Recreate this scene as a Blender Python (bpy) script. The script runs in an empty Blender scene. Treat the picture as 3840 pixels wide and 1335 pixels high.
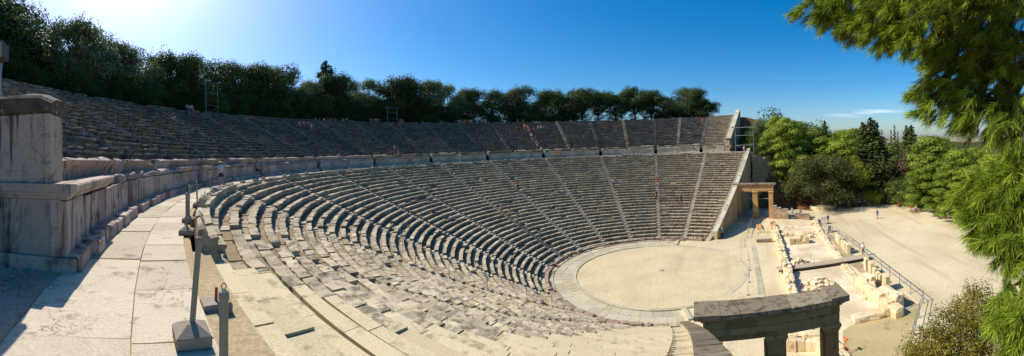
import bpy, math, random
import numpy as np
from math import sin, cos, pi, radians, degrees, atan2, hypot, sqrt
SC = bpy.context.scene
COL = SC.collection
RND = random.Random(7)
NR = np.random.RandomState(11)

# ------------------------------------------------------------------ camera
CAM = dict(f=1311.179, c=566.289, tx=0.022763, ty=-0.027782, azc=0.684554, cx=-39.0421, cy=-10.8273, cz=14.4838)
CP = np.array([CAM['cx'], CAM['cy'], CAM['cz']])
_U = np.array([CAM['tx'], CAM['ty'], 1.0]); _U /= np.linalg.norm(_U)
_F = np.array([cos(CAM['azc']), sin(CAM['azc']), 0.0]); _F -= _U * _F.dot(_U); _F /= np.linalg.norm(_F)
_R = np.cross(_F, _U)
def ray(x, y):
    u = (x - 1920) / CAM['f']; v = -(y - CAM['c']) / CAM['f']
    return _F * cos(u) + _R * sin(u) + _U * v
def G(x, y, z=0.0):
    r = ray(x, y); return CP + r * ((z - CP[2]) / r[2])
def AT(x, y, d):
    r = ray(x, y); return CP + r * (d / hypot(r[0], r[1]))
def HR(x, y, R):
    r = ray(x, y); a = r[0]**2 + r[1]**2; b = 2 * (CP[0]*r[0] + CP[1]*r[1]); c = CP[0]**2 + CP[1]**2 - R*R
    return CP + r * ((-b + sqrt(max(0, b*b - 4*a*c))) / (2*a))

cd = bpy.data.cameras.new('camera'); cam = bpy.data.objects.new('camera', cd); COL.objects.link(cam)
from mathutils import Matrix, Vector
cam.matrix_world = Matrix(((_R[0], _U[0], -_F[0], CP[0]), (_R[1], _U[1], -_F[1], CP[1]), (_R[2], _U[2], -_F[2], CP[2]), (0, 0, 0, 1)))
cd.type = 'PANO'; cd.clip_start = 0.05; cd.clip_end = 9000
cd.panorama_type = 'CENTRAL_CYLINDRICAL'
cd.central_cylindrical_range_u_min = -1920 / CAM['f']; cd.central_cylindrical_range_u_max = 1920 / CAM['f']
cd.central_cylindrical_range_v_min = -(1335 - CAM['c']) / CAM['f']; cd.central_cylindrical_range_v_max = CAM['c'] / CAM['f']
cd.central_cylindrical_radius = 1.0
SC.camera = cam

# ------------------------------------------------------------------ light
SUN_AZ, SUN_EL = 103.0, 43.0
w = bpy.data.worlds.new('World'); SC.world = w; w.use_nodes = True
nt = w.node_tree; nt.nodes.clear()
sky = nt.nodes.new('ShaderNodeTexSky'); sky.sky_type = 'NISHITA'; sky.sun_disc = False
sky.sun_elevation = radians(SUN_EL); sky.sun_rotation = radians(90 - SUN_AZ)
sky.altitude = 300; sky.air_density = 1.0; sky.dust_density = 1.6; sky.ozone_density = 5.0
bg = nt.nodes.new('ShaderNodeBackground'); bg.inputs[1].default_value = 0.128
wo = nt.nodes.new('ShaderNodeOutputWorld')
# thin wisp of cirrus low over the trees
tc = nt.nodes.new('ShaderNodeTexCoord')
mp = nt.nodes.new('ShaderNodeMapping'); mp.inputs['Scale'].default_value = (3.0, 3.0, 34.0)
nz = nt.nodes.new('ShaderNodeTexNoise'); nz.inputs['Scale'].default_value = 1.6; nz.inputs['Detail'].default_value = 7
nt.links.new(tc.outputs['Generated'], mp.inputs[0]); nt.links.new(mp.outputs[0], nz.inputs[0])
sep = nt.nodes.new('ShaderNodeSeparateXYZ'); nt.links.new(tc.outputs['Generated'], sep.inputs[0])
def wmath(op, a, b=None, c=None):
    n = nt.nodes.new('ShaderNodeMath'); n.operation = op
    for i, v in enumerate((a, b, c)):
        if v is None: continue
        if hasattr(v, 'links'): nt.links.new(v, n.inputs[i])
        else: n.inputs[i].default_value = v
    return n.outputs[0]
_cd = ray(3260, 425); _cd = _cd / np.linalg.norm(_cd)
az = wmath('ARCTAN2', sep.outputs[1], sep.outputs[0])
da = wmath('DIVIDE', wmath('SUBTRACT', az, float(atan2(_cd[1], _cd[0]))), 0.15)
dz = wmath('DIVIDE', wmath('SUBTRACT', sep.outputs[2], float(_cd[2])), 0.013)
g = wmath('ADD', wmath('MULTIPLY', da, da), wmath('MULTIPLY', dz, dz))
g = wmath('SUBTRACT', 1.0, g); g.node.use_clamp = True
mr = nt.nodes.new('ShaderNodeMapRange'); mr.inputs[1].default_value = 0.42; mr.inputs[2].default_value = 0.72
nt.links.new(nz.outputs[0], mr.inputs[0])
fac = wmath('MULTIPLY', wmath('MULTIPLY', g, mr.outputs[0]), 0.75)
mx = nt.nodes.new('ShaderNodeMixRGB'); nt.links.new(fac, mx.inputs[0]); nt.links.new(sky.outputs[0], mx.inputs[1]); mx.inputs[2].default_value = (9.5, 9.8, 10.5, 1)
hs = nt.nodes.new('ShaderNodeHueSaturation'); hs.inputs['Saturation'].default_value = 1.42; hs.inputs['Hue'].default_value = 0.497
nt.links.new(mx.outputs[0], hs.inputs['Color'])
nt.links.new(hs.outputs[0], bg.inputs[0]); nt.links.new(bg.outputs[0], wo.inputs[0])

sl = bpy.data.lights.new('sun', 'SUN'); sl.energy = 5.0; sl.angle = radians(0.5); sl.color = (1.0, 0.94, 0.84)
so = bpy.data.objects.new('sun', sl); COL.objects.link(so)
sd = Vector((cos(radians(SUN_AZ))*cos(radians(SUN_EL)), sin(radians(SUN_AZ))*cos(radians(SUN_EL)), sin(radians(SUN_EL))))
so.rotation_euler = sd.to_track_quat('Z', 'Y').to_euler()
so.location = (0, 60, 80)
SC.view_settings.view_transform = 'Standard'; SC.view_settings.look = 'None'; SC.view_settings.gamma = 1
SC.view_settings.exposure = 0.3
SC.cycles.max_bounces = 6; SC.cycles.diffuse_bounces = 3; SC.cycles.transparent_max_bounces = 8
SC.cycles.use_denoising = True

# ------------------------------------------------------------------ object helpers
def tag(o, label=None, cat=None, group=None, kind=None):
    if label: o['label'] = label
    if cat: o['category'] = cat
    if group: o['group'] = group
    if kind: o['kind'] = kind
    return o
def thing(name, label, cat, loc=(0, 0, 0), rotz=0.0, group=None):
    o = bpy.data.objects.new(name, None); COL.objects.link(o); o.empty_display_size = 0.3
    o.location = tuple(float(v) for v in loc); o.rotation_euler = (0, 0, rotz)
    return tag(o, label, cat, group)
def mesh_np(V, F, mat, tint=None, smooth=False, name='m'):
    V = np.asarray(V, np.float32).reshape(-1, 3)
    me = bpy.data.meshes.new(name)
    if isinstance(F, np.ndarray):
        k = F.shape[1]; n = F.shape[0]
        me.vertices.add(len(V)); me.vertices.foreach_set('co', V.ravel())
        me.loops.add(n*k); me.loops.foreach_set('vertex_index', F.astype(np.int32).ravel())
        me.polygons.add(n); me.polygons.foreach_set('loop_start', np.arange(0, n*k, k, dtype=np.int32))
        me.polygons.foreach_set('loop_total', np.full(n, k, np.int32))
        me.update(calc_edges=True)
    else:
        me.from_pydata([tuple(map(float, v)) for v in V], [], F); me.update()
    if tint is not None:
        at = me.attributes.new('tint', 'FLOAT', 'FACE'); at.data.foreach_set('value', np.asarray(tint, np.float32))
    if smooth: me.polygons.foreach_set('use_smooth', np.ones(len(me.polygons), bool))
    if mat: me.materials.append(mat)
    return me
class MB:
    def __init__(s): s.V = []; s.F = []; s.T = []; s.n = 0
    def add(s, V, F, t=0.5):
        V = [tuple(float(c) for c in v) for v in V]
        s.V += V; s.F += [tuple(i + s.n for i in f) for f in F]; s.T += [t] * len(F); s.n += len(V)
    def box(s, c, size, rz=0.0, jit=0.0, t=0.5, taper=1.0, bev=0.0, tilt=(0, 0), rnd=RND):
        """box centred on c in plan, resting at c.z; optional chamfer"""
        hx, hy, h = size[0]/2, size[1]/2, size[2]
        ca, sa = cos(rz), sin(rz)
        def P(x, y, z):
            x += rnd.uniform(-jit, jit); y += rnd.uniform(-jit, jit); z += rnd.uniform(-jit, jit)
            zz = z + x*tilt[0] + y*tilt[1]
            return (c[0] + x*ca - y*sa, c[1] + x*sa + y*ca, c[2] + zz)
        if bev > 0:
            b = bev; rings = [(hx-b, hy-b, 0), (hx, hy, b), (hx*taper, hy*taper, h-b), (hx*taper-b, hy*taper-b, h)]
        else: rings = [(hx, hy, 0), (hx*taper, hy*taper, h)]
        V = []
        for (x, y, z) in rings: V += [P(-x, -y, z), P(x, -y, z), P(x, y, z), P(-x, y, z)]
        F = [(3, 2, 1, 0)]
        for k in range(len(rings)-1):
            for i in range(4):
                j = (i+1) % 4; F.append((4*k+i, 4*k+j, 4*k+4+j, 4*k+4+i))
        m = 4*(len(rings)-1); F.append((m, m+1, m+2, m+3))
        s.add(V, F, t)
    def tube(s, pts, rad, n=6, t=0.5, cap=True):
        pts = [np.array(p, float) for p in pts]
        if not hasattr(rad, '__len__'): rad = [rad]*len(pts)
        V = []
        for i, p in enumerate(pts):
            d = pts[min(i+1, len(pts)-1)] - pts[max(i-1, 0)]; d /= (np.linalg.norm(d) + 1e-9)
            a = np.array([0, 0, 1.0]) if abs(d[2]) < 0.9 else np.array([1.0, 0, 0])
            u = np.cross(d, a); u /= np.linalg.norm(u); v = np.cross(d, u)
            for k in range(n):
                an = 2*pi*k/n; V.append(p + rad[i]*(u*cos(an) + v*sin(an)))
        F = []
        for i in range(len(pts)-1):
            for k in range(n):
                j = (k+1) % n; F.append((i*n+k, i*n+j, (i+1)*n+j, (i+1)*n+k))
        if cap: F += [tuple(range(n)), tuple((len(pts)-1)*n + k for k in range(n-1, -1, -1))]
        s.add(V, F, t)
    def lathe(s, c, prof, n=16, t=0.5):
        V = []; F = []
        for (r, z) in prof:
            for k in range(n): V.append((c[0] + r*cos(2*pi*k/n), c[1] + r*sin(2*pi*k/n), c[2] + z))
        for i in range(len(prof)-1):
            for k in range(n):
                j = (k+1) % n; F.append((i*n+k, i*n+j, (i+1)*n+j, (i+1)*n+k))
        F += [tuple(range(n-1, -1, -1)), tuple((len(prof)-1)*n + k for k in range(n))]
        s.add(V, F, t)
    def prism(s, poly, a, b, t=0.5):
        """closed outline given twice (lists a and b of 3D points) joined to a solid"""
        n = len(a); V = list(a) + list(b)
        F = [tuple(range(n-1, -1, -1)), tuple(range(n, 2*n))]
        for i in range(n):
            j = (i+1) % n; F.append((i, j, n+j, n+i))
        s.add(V, F, t)
    def rock(s, c, size, rz=0.0, t=0.5, rnd=RND, k=2, rough=0.18):
        """irregular stone: a subdivided box pushed toward an ellipsoid with dents, resting at c.z"""
        n = k + 1; idx = {}; V = []; F = []
        def vid(i, j, l):
            key = (i, j, l)
            if key not in idx:
                p = np.array([i/n*2-1, j/n*2-1, l/n*2-1]); q = p/ (np.abs(p).max()+1e-9)
                sp = p/np.linalg.norm(p)*1.15
                p = p*0.62 + sp*0.38
                p = p*(1 + rnd.uniform(-rough, rough))
                x, y, z = p[0]*size[0]/2, p[1]*size[1]/2, (p[2]+1)*size[2]/2
                idx[key] = len(V); V.append((c[0] + x*cos(rz) - y*sin(rz), c[1] + x*sin(rz) + y*cos(rz), c[2] + z))
            return idx[key]
        for ax in range(3):
            for side in (0, n):
                for i in range(n):
                    for j in range(n):
                        q = []
                        for (di, dj) in ((0, 0), (1, 0), (1, 1), (0, 1)):
                            co = [0, 0, 0]; co[ax] = side; co[(ax+1) % 3] = i+di; co[(ax+2) % 3] = j+dj; q.append(vid(*co))
                        F.append(tuple(q if side else q[::-1]))
        s.add(V, F, t)
    def build(s, name, mat, parent=None, smooth=False, label=None, local=False):
        V = np.array(s.V, float).reshape(-1, 3)
        if parent is not None and not local:
            loc = Vector(parent.location); p = parent
            M = Matrix.Translation(Vector(p.location)) @ Matrix.Rotation(p.rotation_euler[2], 4, 'Z')
            if p.parent is not None:
                pp = p.parent; M = (Matrix.Translation(Vector(pp.location)) @ Matrix.Rotation(pp.rotation_euler[2], 4, 'Z')) @ M
            Mi = np.array(M.inverted()); V = V @ Mi[:3, :3].T + Mi[:3, 3]
        me = mesh_np(V, s.F, mat, s.T, smooth, name)
        o = bpy.data.objects.new(name, me); COL.objects.link(o)
        if parent is not None: o.parent = parent
        if label: o['label'] = label
        return o
def copy_tree(o, parent=None):
    c = o.copy(); COL.objects.link(c)
    if parent is not None: c.parent = parent
    for ch in list(o.children): copy_tree(ch, c)
    return c

# ------------------------------------------------------------------ materials
def lin(c):
    return tuple(((v/255)/12.92 if v/255 <= 0.04045 else ((v/255+0.055)/1.055)**2.4) for v in c) + (1.0,)
class NT:
    def __init__(s, name):
        s.m = bpy.data.materials.new(name); s.m.use_nodes = True; s.t = s.m.node_tree; s.t.nodes.clear()
        s.out = s.t.nodes.new('ShaderNodeOutputMaterial'); s.p = s.t.nodes.new('ShaderNodeBsdfPrincipled')
        s.t.links.new(s.p.outputs[0], s.out.inputs[0]); s.co = s.t.nodes.new('ShaderNodeTexCoord').outputs['Object']
    def noise(s, sc, det=6, rough=0.6, scale3=None, w=None, dist=0.0):
        n = s.t.nodes.new('ShaderNodeTexNoise'); n.inputs['Scale'].default_value = sc; n.inputs['Detail'].default_value = det
        n.inputs['Roughness'].default_value = rough; n.inputs['Distortion'].default_value = dist
        co = s.co
        if scale3:
            mp = s.t.nodes.new('ShaderNodeMapping'); mp.inputs['Scale'].default_value = scale3; s.t.links.new(co, mp.inputs[0]); co = mp.outputs[0]
        s.t.links.new(co, n.inputs['Vector']); return n.outputs[0]
    def voro(s, sc, feat='F1'):
        n = s.t.nodes.new('ShaderNodeTexVoronoi'); n.inputs['Scale'].default_value = sc; n.feature = feat
        s.t.links.new(s.co, n.inputs['Vector']); return n.outputs[0]
    def ramp(s, f, a, b):
        n = s.t.nodes.new('ShaderNodeMapRange'); n.inputs[1].default_value = a; n.inputs[2].default_value = b
        n.interpolation_type = 'SMOOTHSTEP'; s.t.links.new(f, n.inputs[0]); return n.outputs[0]
    def math(s, op, a, b=0.0, clamp=False):
        n = s.t.nodes.new('ShaderNodeMath'); n.operation = op; n.use_clamp = clamp
        for i, v in enumerate((a, b)):
            if hasattr(v, 'links'): s.t.links.new(v, n.inputs[i])
            else: n.inputs[i].default_value = v
        return n.outputs[0]
    def mix(s, f, a, b, mode='MIX'):
        n = s.t.nodes.new('ShaderNodeMixRGB'); n.blend_type = mode
        for i, v in enumerate((f, a, b)):
            if hasattr(v, 'links'): s.t.links.new(v, n.inputs[i])
            else: n.inputs[i].default_value = v
        return n.outputs[0]
    def attr(s, nm):
        n = s.t.nodes.new('ShaderNodeAttribute'); n.attribute_name = nm; return n.outputs['Fac']
    def rand(s):
        return s.t.nodes.new('ShaderNodeObjectInfo').outputs['Random']
    def col(s, c): s.t.links.new(c, s.p.inputs['Base Color']) if hasattr(c, 'links') else setattr(s.p.inputs['Base Color'], 'default_value', c)
    def bump(s, h, dist=0.02, st=0.6):
        n = s.t.nodes.new('ShaderNodeBump'); n.inputs['Distance'].default_value = dist; n.inputs['Strength'].default_value = st
        s.t.links.new(h, n.inputs['Height']); s.t.links.new(n.outputs[0], s.p.inputs['Normal'])
    def rough(s, v, spec=0.25): s.p.inputs['Roughness'].default_value = v; s.p.inputs['Specular IOR Level'].default_value = spec
def stone_mat(name, light, mid, dark, lichen=(205, 200, 188), lich=0.35, darkamt=0.5, bump=0.02, tint=0.5, grain=26, big=0.35, streak=0.0, crack=0.0, dirt=0.0, lsc=9.0):
    n = NT(name)
    t = n.attr('tint'); a = n.noise(big, 5); b = n.noise(2.6, 8, 0.65); c = n.noise(grain, 5, 0.7)
    f = n.math('ADD', n.math('MULTIPLY', t, tint), n.math('MULTIPLY', a, 1-tint))
    base = n.mix(n.ramp(f, 0.25, 0.75), lin(mid), lin(light))
    st = n.ramp(n.math('ADD', b, n.math('MULTIPLY', a, 0.35)), 0.78-0.25*darkamt, 0.95-0.2*darkamt)
    base = n.mix(n.math('MULTIPLY', st, 0.8), base, lin(dark))
    sp = n.ramp(n.noise(lsc, 6, 0.75), 0.64-0.08*lich, 0.70-0.04*lich)
    base = n.mix(n.math('MULTIPLY', sp, lich), base, lin(lichen))
    if dirt: base = n.mix(n.math('MULTIPLY', n.ramp(n.math('ADD', n.math('MULTIPLY', t, -1.0), n.math('MULTIPLY', b, 0.25)), -0.12, 0.06), dirt), base, lin((138, 116, 86)))
    if streak:
        s1 = n.noise(1.0, 6, 0.6, scale3=(5.5, 5.5, 0.55)); s2 = n.noise(0.8, 3)
        base = n.mix(n.math('MULTIPLY', n.math('MULTIPLY', n.ramp(s1, 0.5, 0.62), n.ramp(s2, 0.42, 0.56)), streak), base, lin((54, 48, 46)))
    if crack:
        v = n.math('ABSOLUTE', n.math('SUBTRACT', n.noise(crack, 9, 0.62), 0.5)); base = n.mix(n.math('MULTIPLY', n.math('MULTIPLY', n.ramp(v, 0.006, 0.0), n.ramp(n.noise(0.9, 2), 0.42, 0.55)), 0.8), base, lin((62, 54, 46)))
    base = n.mix(1.0, base, n.mix(n.ramp(c, 0.2, 0.8), (0.72, 0.72, 0.72, 1), (1.12, 1.12, 1.12, 1)), 'MULTIPLY')
    n.col(base); n.rough(0.92, 0.15)
    n.bump(n.math('ADD', n.math('MULTIPLY', b, 1.0), n.math('MULTIPLY', c, 0.35)), bump, 0.8)
    return n.m
def plain_mat(name, c, rough=0.6, metal=0.0, var=0.15, sc=8, spec=0.3):
    n = NT(name); a = n.noise(sc, 5)
    c1 = tuple(v*(1-var) for v in lin(c)[:3]) + (1,); c2 = tuple(min(1, v*(1+var)) for v in lin(c)[:3]) + (1,)
    n.col(n.mix(a, c1, c2)); n.rough(rough, spec); n.p.inputs['Metallic'].default_value = metal
    n.bump(a, 0.004, 0.3); return n.m
def leaf_mat(name, c1, c2, trans=0.35, c3=None, tr_tint=(1.0, 1.0, 0.4)):
    n = NT(name); t = n.attr('tint'); r = n.rand(); ns = n.noise(0.35, 3)
    f = n.math('ADD', n.math('MULTIPLY', t, 0.55), n.math('MULTIPLY', n.math('ADD', r, ns), 0.25))
    base = n.mix(n.ramp(f, 0.1, 0.9), lin(c1), lin(c2))
    n.col(base); n.rough(0.6, 0.2)
    tb = n.t.nodes.new('ShaderNodeBsdfTranslucent')
    tcl = n.mix(1.0, base, tr_tint + (1,), 'MULTIPLY'); n.t.links.new(tcl, tb.inputs[0])
    ms = n.t.nodes.new('ShaderNodeMixShader'); ms.inputs[0].default_value = trans
    n.t.links.new(n.p.outputs[0], ms.inputs[1]); n.t.links.new(tb.outputs[0], ms.inputs[2]); n.t.links.new(ms.outputs[0], n.out.inputs[0])
    return n.m
M = {}
M['seat'] = stone_mat('seat_limestone', (206, 190, 158), (160, 145, 120), (92, 83, 72), lich=0.45, darkamt=0.6, dirt=0.8, tint=0.6)
M['seat_new'] = stone_mat('restored_limestone', (206, 190, 154), (186, 170, 136), (138, 122, 98), lich=0.2, darkamt=0.3, bump=0.01, dirt=0.85)
M['seat_up'] = stone_mat('weathered_limestone', (164, 150, 132), (126, 115, 102), (66, 61, 56), lich=0.35, darkamt=0.7)
M['stair'] = stone_mat('stair_limestone', (196, 182, 156), (168, 155, 134), (104, 96, 86), lich=0.2, darkamt=0.3)
M['wallslab'] = stone_mat('podium_marble', (196, 176, 162), (168, 148, 138), (98, 86, 82), lich=0.2, darkamt=0.35, bump=0.015, streak=0.7)
M['pave'] = stone_mat('paving_limestone', (208, 192, 166), (184, 169, 146), (136, 122, 104), lich=0.15, darkamt=0.2, bump=0.025, grain=34, crack=0.8)
M['wallblock'] = stone_mat('analemma_poros', (206, 178, 136), (176, 150, 114), (96, 84, 70), lich=0.15, darkamt=0.45)
M['coping'] = stone_mat('coping_stone', (196, 186, 162), (168, 158, 138), (120, 112, 100), lich=0.3, darkamt=0.3, bump=0.012)
M['pier'] = stone_mat('pier_marble', (186, 168, 150), (164, 146, 130), (92, 84, 78), lich=0.08, darkamt=0.3, bump=0.012, streak=0.85, crack=0.85)
M['cap'] = stone_mat('dark_lichened_stone', (112, 104, 92), (86, 80, 70), (46, 43, 40), lichen=(214, 208, 190), lich=0.75, darkamt=0.7, bump=0.03)
M['cornice'] = stone_mat('cornice_stone', (150, 136, 112), (112, 99, 80), (66, 56, 44), lichen=(220, 212, 190), lich=0.75, darkamt=0.5, lsc=22.0, bump=0.03)
M['gate'] = stone_mat('gate_poros', (212, 172, 116), (186, 140, 88), (120, 92, 62), lich=0.15, darkamt=0.3, bump=0.015)
M['ruin'] = stone_mat('ruin_poros', (232, 212, 172), (214, 190, 146), (160, 130, 90), lich=0.2, darkamt=0.25, bump=0.05)
M['bench'] = stone_mat('reddish_bench_stone', (184, 162, 138), (156, 134, 114), (104, 88, 76), lich=0.3, darkamt=0.4)
M['ring'] = stone_mat('orchestra_marble', (198, 187, 158), (178, 166, 138), (140, 128, 106), lich=0.2, darkamt=0.2, bump=0.01)
def soil(name, c1, c2, c3, sc=0.25, gr=30, bump=0.02, peb=0.3, track=0.0):
    n = NT(name); a = n.noise(sc, 8, 0.62); b = n.noise(sc*7, 6, 0.6); c = n.noise(gr, 4, 0.75)
    base = n.mix(n.ramp(a, 0.35, 0.65), lin(c1), lin(c2)); base = n.mix(n.math('MULTIPLY', n.ramp(b, 0.55, 0.75), 0.7), base, lin(c3))
    if track: base = n.mix(n.math('MULTIPLY', n.ramp(n.noise(1.0, 5, 0.6, scale3=(0.05, 0.45, 1), dist=0.6), 0.5, 0.66), track), base, lin((170, 150, 118)))
    base = n.mix(peb, base, n.mix(n.ramp(c, 0.3, 0.7), (0.62, 0.62, 0.62, 1), (1.25, 1.25, 1.25, 1)), 'MULTIPLY')
    n.col(base); n.rough(0.95, 0.1); n.bump(c, bump, 0.5); return n.m
M['sand'] = soil('pale_gravel', (212, 195, 158), (198, 180, 143), (176, 157, 124), sc=0.1, gr=7, peb=0.6, track=0.4)
M['orch'] = soil('orchestra_earth', (206, 189, 150), (194, 177, 139), (178, 160, 124), sc=0.3, gr=7, peb=0.7, track=0.3)
M['earth'] = soil('brown_earth', (176, 156, 122), (156, 136, 104), (140, 112, 80), sc=0.5, gr=14, peb=0.7)
M['dust'] = soil('grey_trodden_earth', (196, 164, 142), (176, 146, 126), (136, 110, 96), sc=0.6, gr=16, peb=0.7)
M['floor_ruin'] = soil('ruin_floor', (226, 208, 176), (196, 176, 142), (168, 148, 116), sc=0.3, gr=14, peb=0.5)
M['grassy'] = soil('patchy_grass', (190, 168, 124), (160, 148, 100), (84, 104, 40), sc=0.12, gr=16, peb=0.6)
M['steel'] = plain_mat('galvanised_steel', (150, 156, 160), 0.45, 0.6)
M['post'] = plain_mat('grey_painted_post', (128, 128, 116), 0.5, 0.1, 0.25, 20)
M['concrete'] = plain_mat('rough_concrete', (150, 138, 122), 0.9, 0.0, 0.3, 14, 0.1)
M['wood'] = plain_mat('grey_boards', (172, 158, 132), 0.85, 0, 0.2, 5, 0.1)
M['bark'] = plain_mat('tree_bark', (92, 76, 60), 0.95, 0, 0.4, 6, 0.1)
M['rope'] = plain_mat('rope', (176, 164, 138), 0.9, 0, 0.1, 8, 0.1)
M['darkmetal'] = plain_mat('dark_metal', (70, 70, 70), 0.5, 0.5)
# ------------------------------------------------------------------ theatre numbers
AX = 88.4                       # bearing of the axis of symmetry
ZD = 12.65                      # level of the walkway between the tiers
R0, RISE, TREAD, NROW = 13.3, 0.366, 0.765, 34
UR0, UTREAD, URISE, UN = 42.45, 0.765, 0.3927, 21
def seat_z(R): return 0.35 + (R - R0) * 0.4784
def far_end(R): return -18.9 + 4.5 * (max(0.0, R - 15.4) / 24.1) ** 0.8       # inner face of the far end wall, degrees
def near_seat_end(R): return 197.9 - (R - 14.6) * (2.2 / 16.0)   # where the seats stop on the near side
def pol(R, a, z=0.0): return (R*cos(radians(a)), R*sin(radians(a)), z)
def sstep(x, a, b):
    t = min(1.0, max(0.0, (x-a)/(b-a))); return t*t*(3-2*t)
def ground_h(x, y):
    R = hypot(x, y); th = degrees(atan2(y, x)); ph = (th - AX + 180) % 360 - 180
    far = ph < 0
    edge = 97.0 if far else 99.0
    s = R * sin(radians(min(90.0, abs(ph) - edge))) if abs(ph) > edge else -1.0
    inlow = abs(ph) < 104
    k = sstep(R, 38.4, 40.2) if inlow else sstep(R, 39.0, 45.0)
    z = 12.3 * k
    up = sstep(R, 58.6, 60.2) if s <= 0 else sstep(R, 50, 66)
    z += 9.6 * up * (1 - sstep(s, -1, 14))
    hill = min(1.0, max(0.0, (R-60)/70)); left = sstep(ph, -30, 60)
    z += (2.5 + 5.5*left) * hill * (1 - sstep(s, 0, 40)) if s > 0 else (2.5 + 5.5*left) * hill
    z *= 1 - sstep(s, 3.0, 20.0)
    z *= 1 - sstep(R, 160, 420)
    if R > 60: z += 0.5 * sin(x*0.11) * cos(y*0.13) * sstep(R, 60, 70) * (1 if R < 500 else 0)
    return z - 0.04
def build_ground():
    Rs = [0, 6, 12, 20, 28, 34, 36.5, 38, 38.5, 39, 39.6, 40.2, 41, 42.5, 44, 46, 49, 52, 55, 57, 58.5, 59, 59.6, 60.3, 62, 65, 68, 72, 77, 83, 90, 100, 115, 135, 160, 190, 230, 280, 340, 420, 600, 900, 1500, 2500, 4200, 8000]
    n = 300; V = []; F = []
    for R in Rs:
        for k in range(n):
            a = 2*pi*k/n; x, y = R*cos(a), R*sin(a); V.append((x, y, ground_h(x, y)))
    for i in range(len(Rs)-1):
        for k in range(n):
            j = (k+1) % n; F.append((i*n+k, (i+1)*n+k, (i+1)*n+j, i*n+j))
    n2 = NT('hill_ground'); a = n2.noise(0.12, 8); b = n2.noise(0.9, 6); c = n2.noise(5.0, 5)
    base = n2.mix(n2.ramp(a, 0.42, 0.6), lin((136, 88, 58)), lin((128, 108, 76)))
    base = n2.mix(n2.math('MULTIPLY', n2.ramp(b, 0.44, 0.6), 0.85), base, lin((78, 78, 44)))
    base = n2.mix(0.6, base, n2.mix(c, (0.4, 0.4, 0.4, 1), (1.5, 1.5, 1.5, 1)), 'MULTIPLY')
    n2.col(base); n2.rough(0.95, 0.1); n2.bump(c, 0.15, 0.6)
    me = mesh_np(V, F, n2.m, smooth=False, name='ground'); o = bpy.data.objects.new('ground', me); COL.objects.link(o); tag(o, kind='structure')
def sheet(name, poly, z, mat, kind='structure', thick=0.0):
    V = [(p[0], p[1], z) for p in poly]; me = mesh_np(V, [tuple(range(len(V)))], mat, name=name)
    o = bpy.data.objects.new(name, me); COL.objects.link(o); tag(o, kind=kind); return o
def ringsheet(mb, r0, r1, a0, a1, z0, z1, seg=2.0, t=0.5):
    n = max(1, int(math.ceil((a1-a0)/seg)))
    for k in range(n):
        b0 = a0 + (a1-a0)*k/n; b1 = a0 + (a1-a0)*(k+1)/n
        A = [pol(r0, b0, z0), pol(r1, b0, z0), pol(r1, b0, z1), pol(r0, b0, z1)]
        B = [pol(r0, b1, z0), pol(r1, b1, z0), pol(r1, b1, z1), pol(r0, b1, z1)]
        mb.prism(None, A, B, t)
build_ground()
esp = [(46, -17), (43, -27), (40, -33.5), (35, -38.5), (31, -42.5), (26, -46.5), (20.4, -48.8), (8, -54), (-10, -56), (-28, -52), (-38, -40), (-40, -24), (-34, -14), (-25, -9), (-14, -6),
       (-12.6, 0), (-11, 6), (-6, 11), (0, 12.7), (6, 11), (11, 6), (12.8, 0), (14, -4.4), (29, -8), (37, -10.5), (41, -12)]
def ramp_z(x, y):
    k = sstep(x, 15, 24) if y > -11 else sstep(x, 20.5, 24.0)*(1-sstep(-y, 16, 23))
    return 0.72 * k * (1 - sstep(x, 30, 40))
V = []; F = []; nx, ny = 30, 18
for i in range(nx+1):
    for j in range(ny+1):
        x = 14 + 28*i/nx; y = -4.5 - 20*j/ny; V.append((x, y, ramp_z(x, y) + (0.006 if ramp_z(x, y) > .01 else -.03)))
for i in range(nx):
    for j in range(ny): F.append((i*(ny+1)+j, i*(ny+1)+j+1, (i+1)*(ny+1)+j+1, (i+1)*(ny+1)+j))
o = bpy.data.objects.new('parodos_ramp', mesh_np(V, F, M['sand'], smooth=True, name='parodos_ramp')); COL.objects.link(o); tag(o, kind='structure')
sheet('gravel_esplanade', esp, 0.0, M['sand'])
disc = [pol(9.72, a) for a in range(0, 360, 3)]
sheet('orchestra_floor', disc, 0.012, M['orch'])
# marble ring and the paved gutter round the orchestra
mb = MB()
a = -26.0
for (a0, a1, top) in ((28, 212, 0.09), (-42, 27, 0.03), (213.5, 222, 0.09), (237, 262, 0.03), (262, 306, 0.03)):
    a = a0
    while a < a1 - 1:
        b = min(a1, a + RND.uniform(5.5, 8.5)); ringsheet(mb, 9.75 + RND.uniform(-.01, .01), 10.16 + RND.uniform(-.015, .015), a+0.06, b-0.06, -0.1, top + RND.uniform(-.006, .006), 2.2, RND.random()); a = b
mb.build('orchestra_ring', M['ring']).__setitem__('kind', 'structure')
mb = MB(); a = 0.0
while a < 203:
    b = min(203, a + RND.uniform(3.5, 6.0))
    ringsheet(mb, 10.2, 11.2 + RND.uniform(-.1, .1), a+0.08, b-0.08, -0.2, 0.03 + RND.uniform(-.008, .008), 3, RND.random())
    ringsheet(mb, 11.25, 12.28, a+1.2, b+1.1, -0.2, 0.035 + RND.uniform(-.008, .008), 3, RND.random()); a = b
mb.build('gutter_pavement', M['ring']).__setitem__('kind', 'structure')
mb = MB(); a = -2.0
while a < 205:
    b = min(205, a + RND.uniform(3, 6)); ringsheet(mb, 12.33, 12.95, a+.1, b-.1, -.2, .10 + RND.uniform(-.02, .02), 3, RND.random()); a = b
mb.build('gutter_step', M['seat']).__setitem__('kind', 'structure')
mb = MB(); rr = random.Random(12); a = -14.0
fb = thing('front_bench', 'ring of rough reddish bench stones along the foot of the lowest seats', 'bench', pol(13.1, 90), 0)
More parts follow.
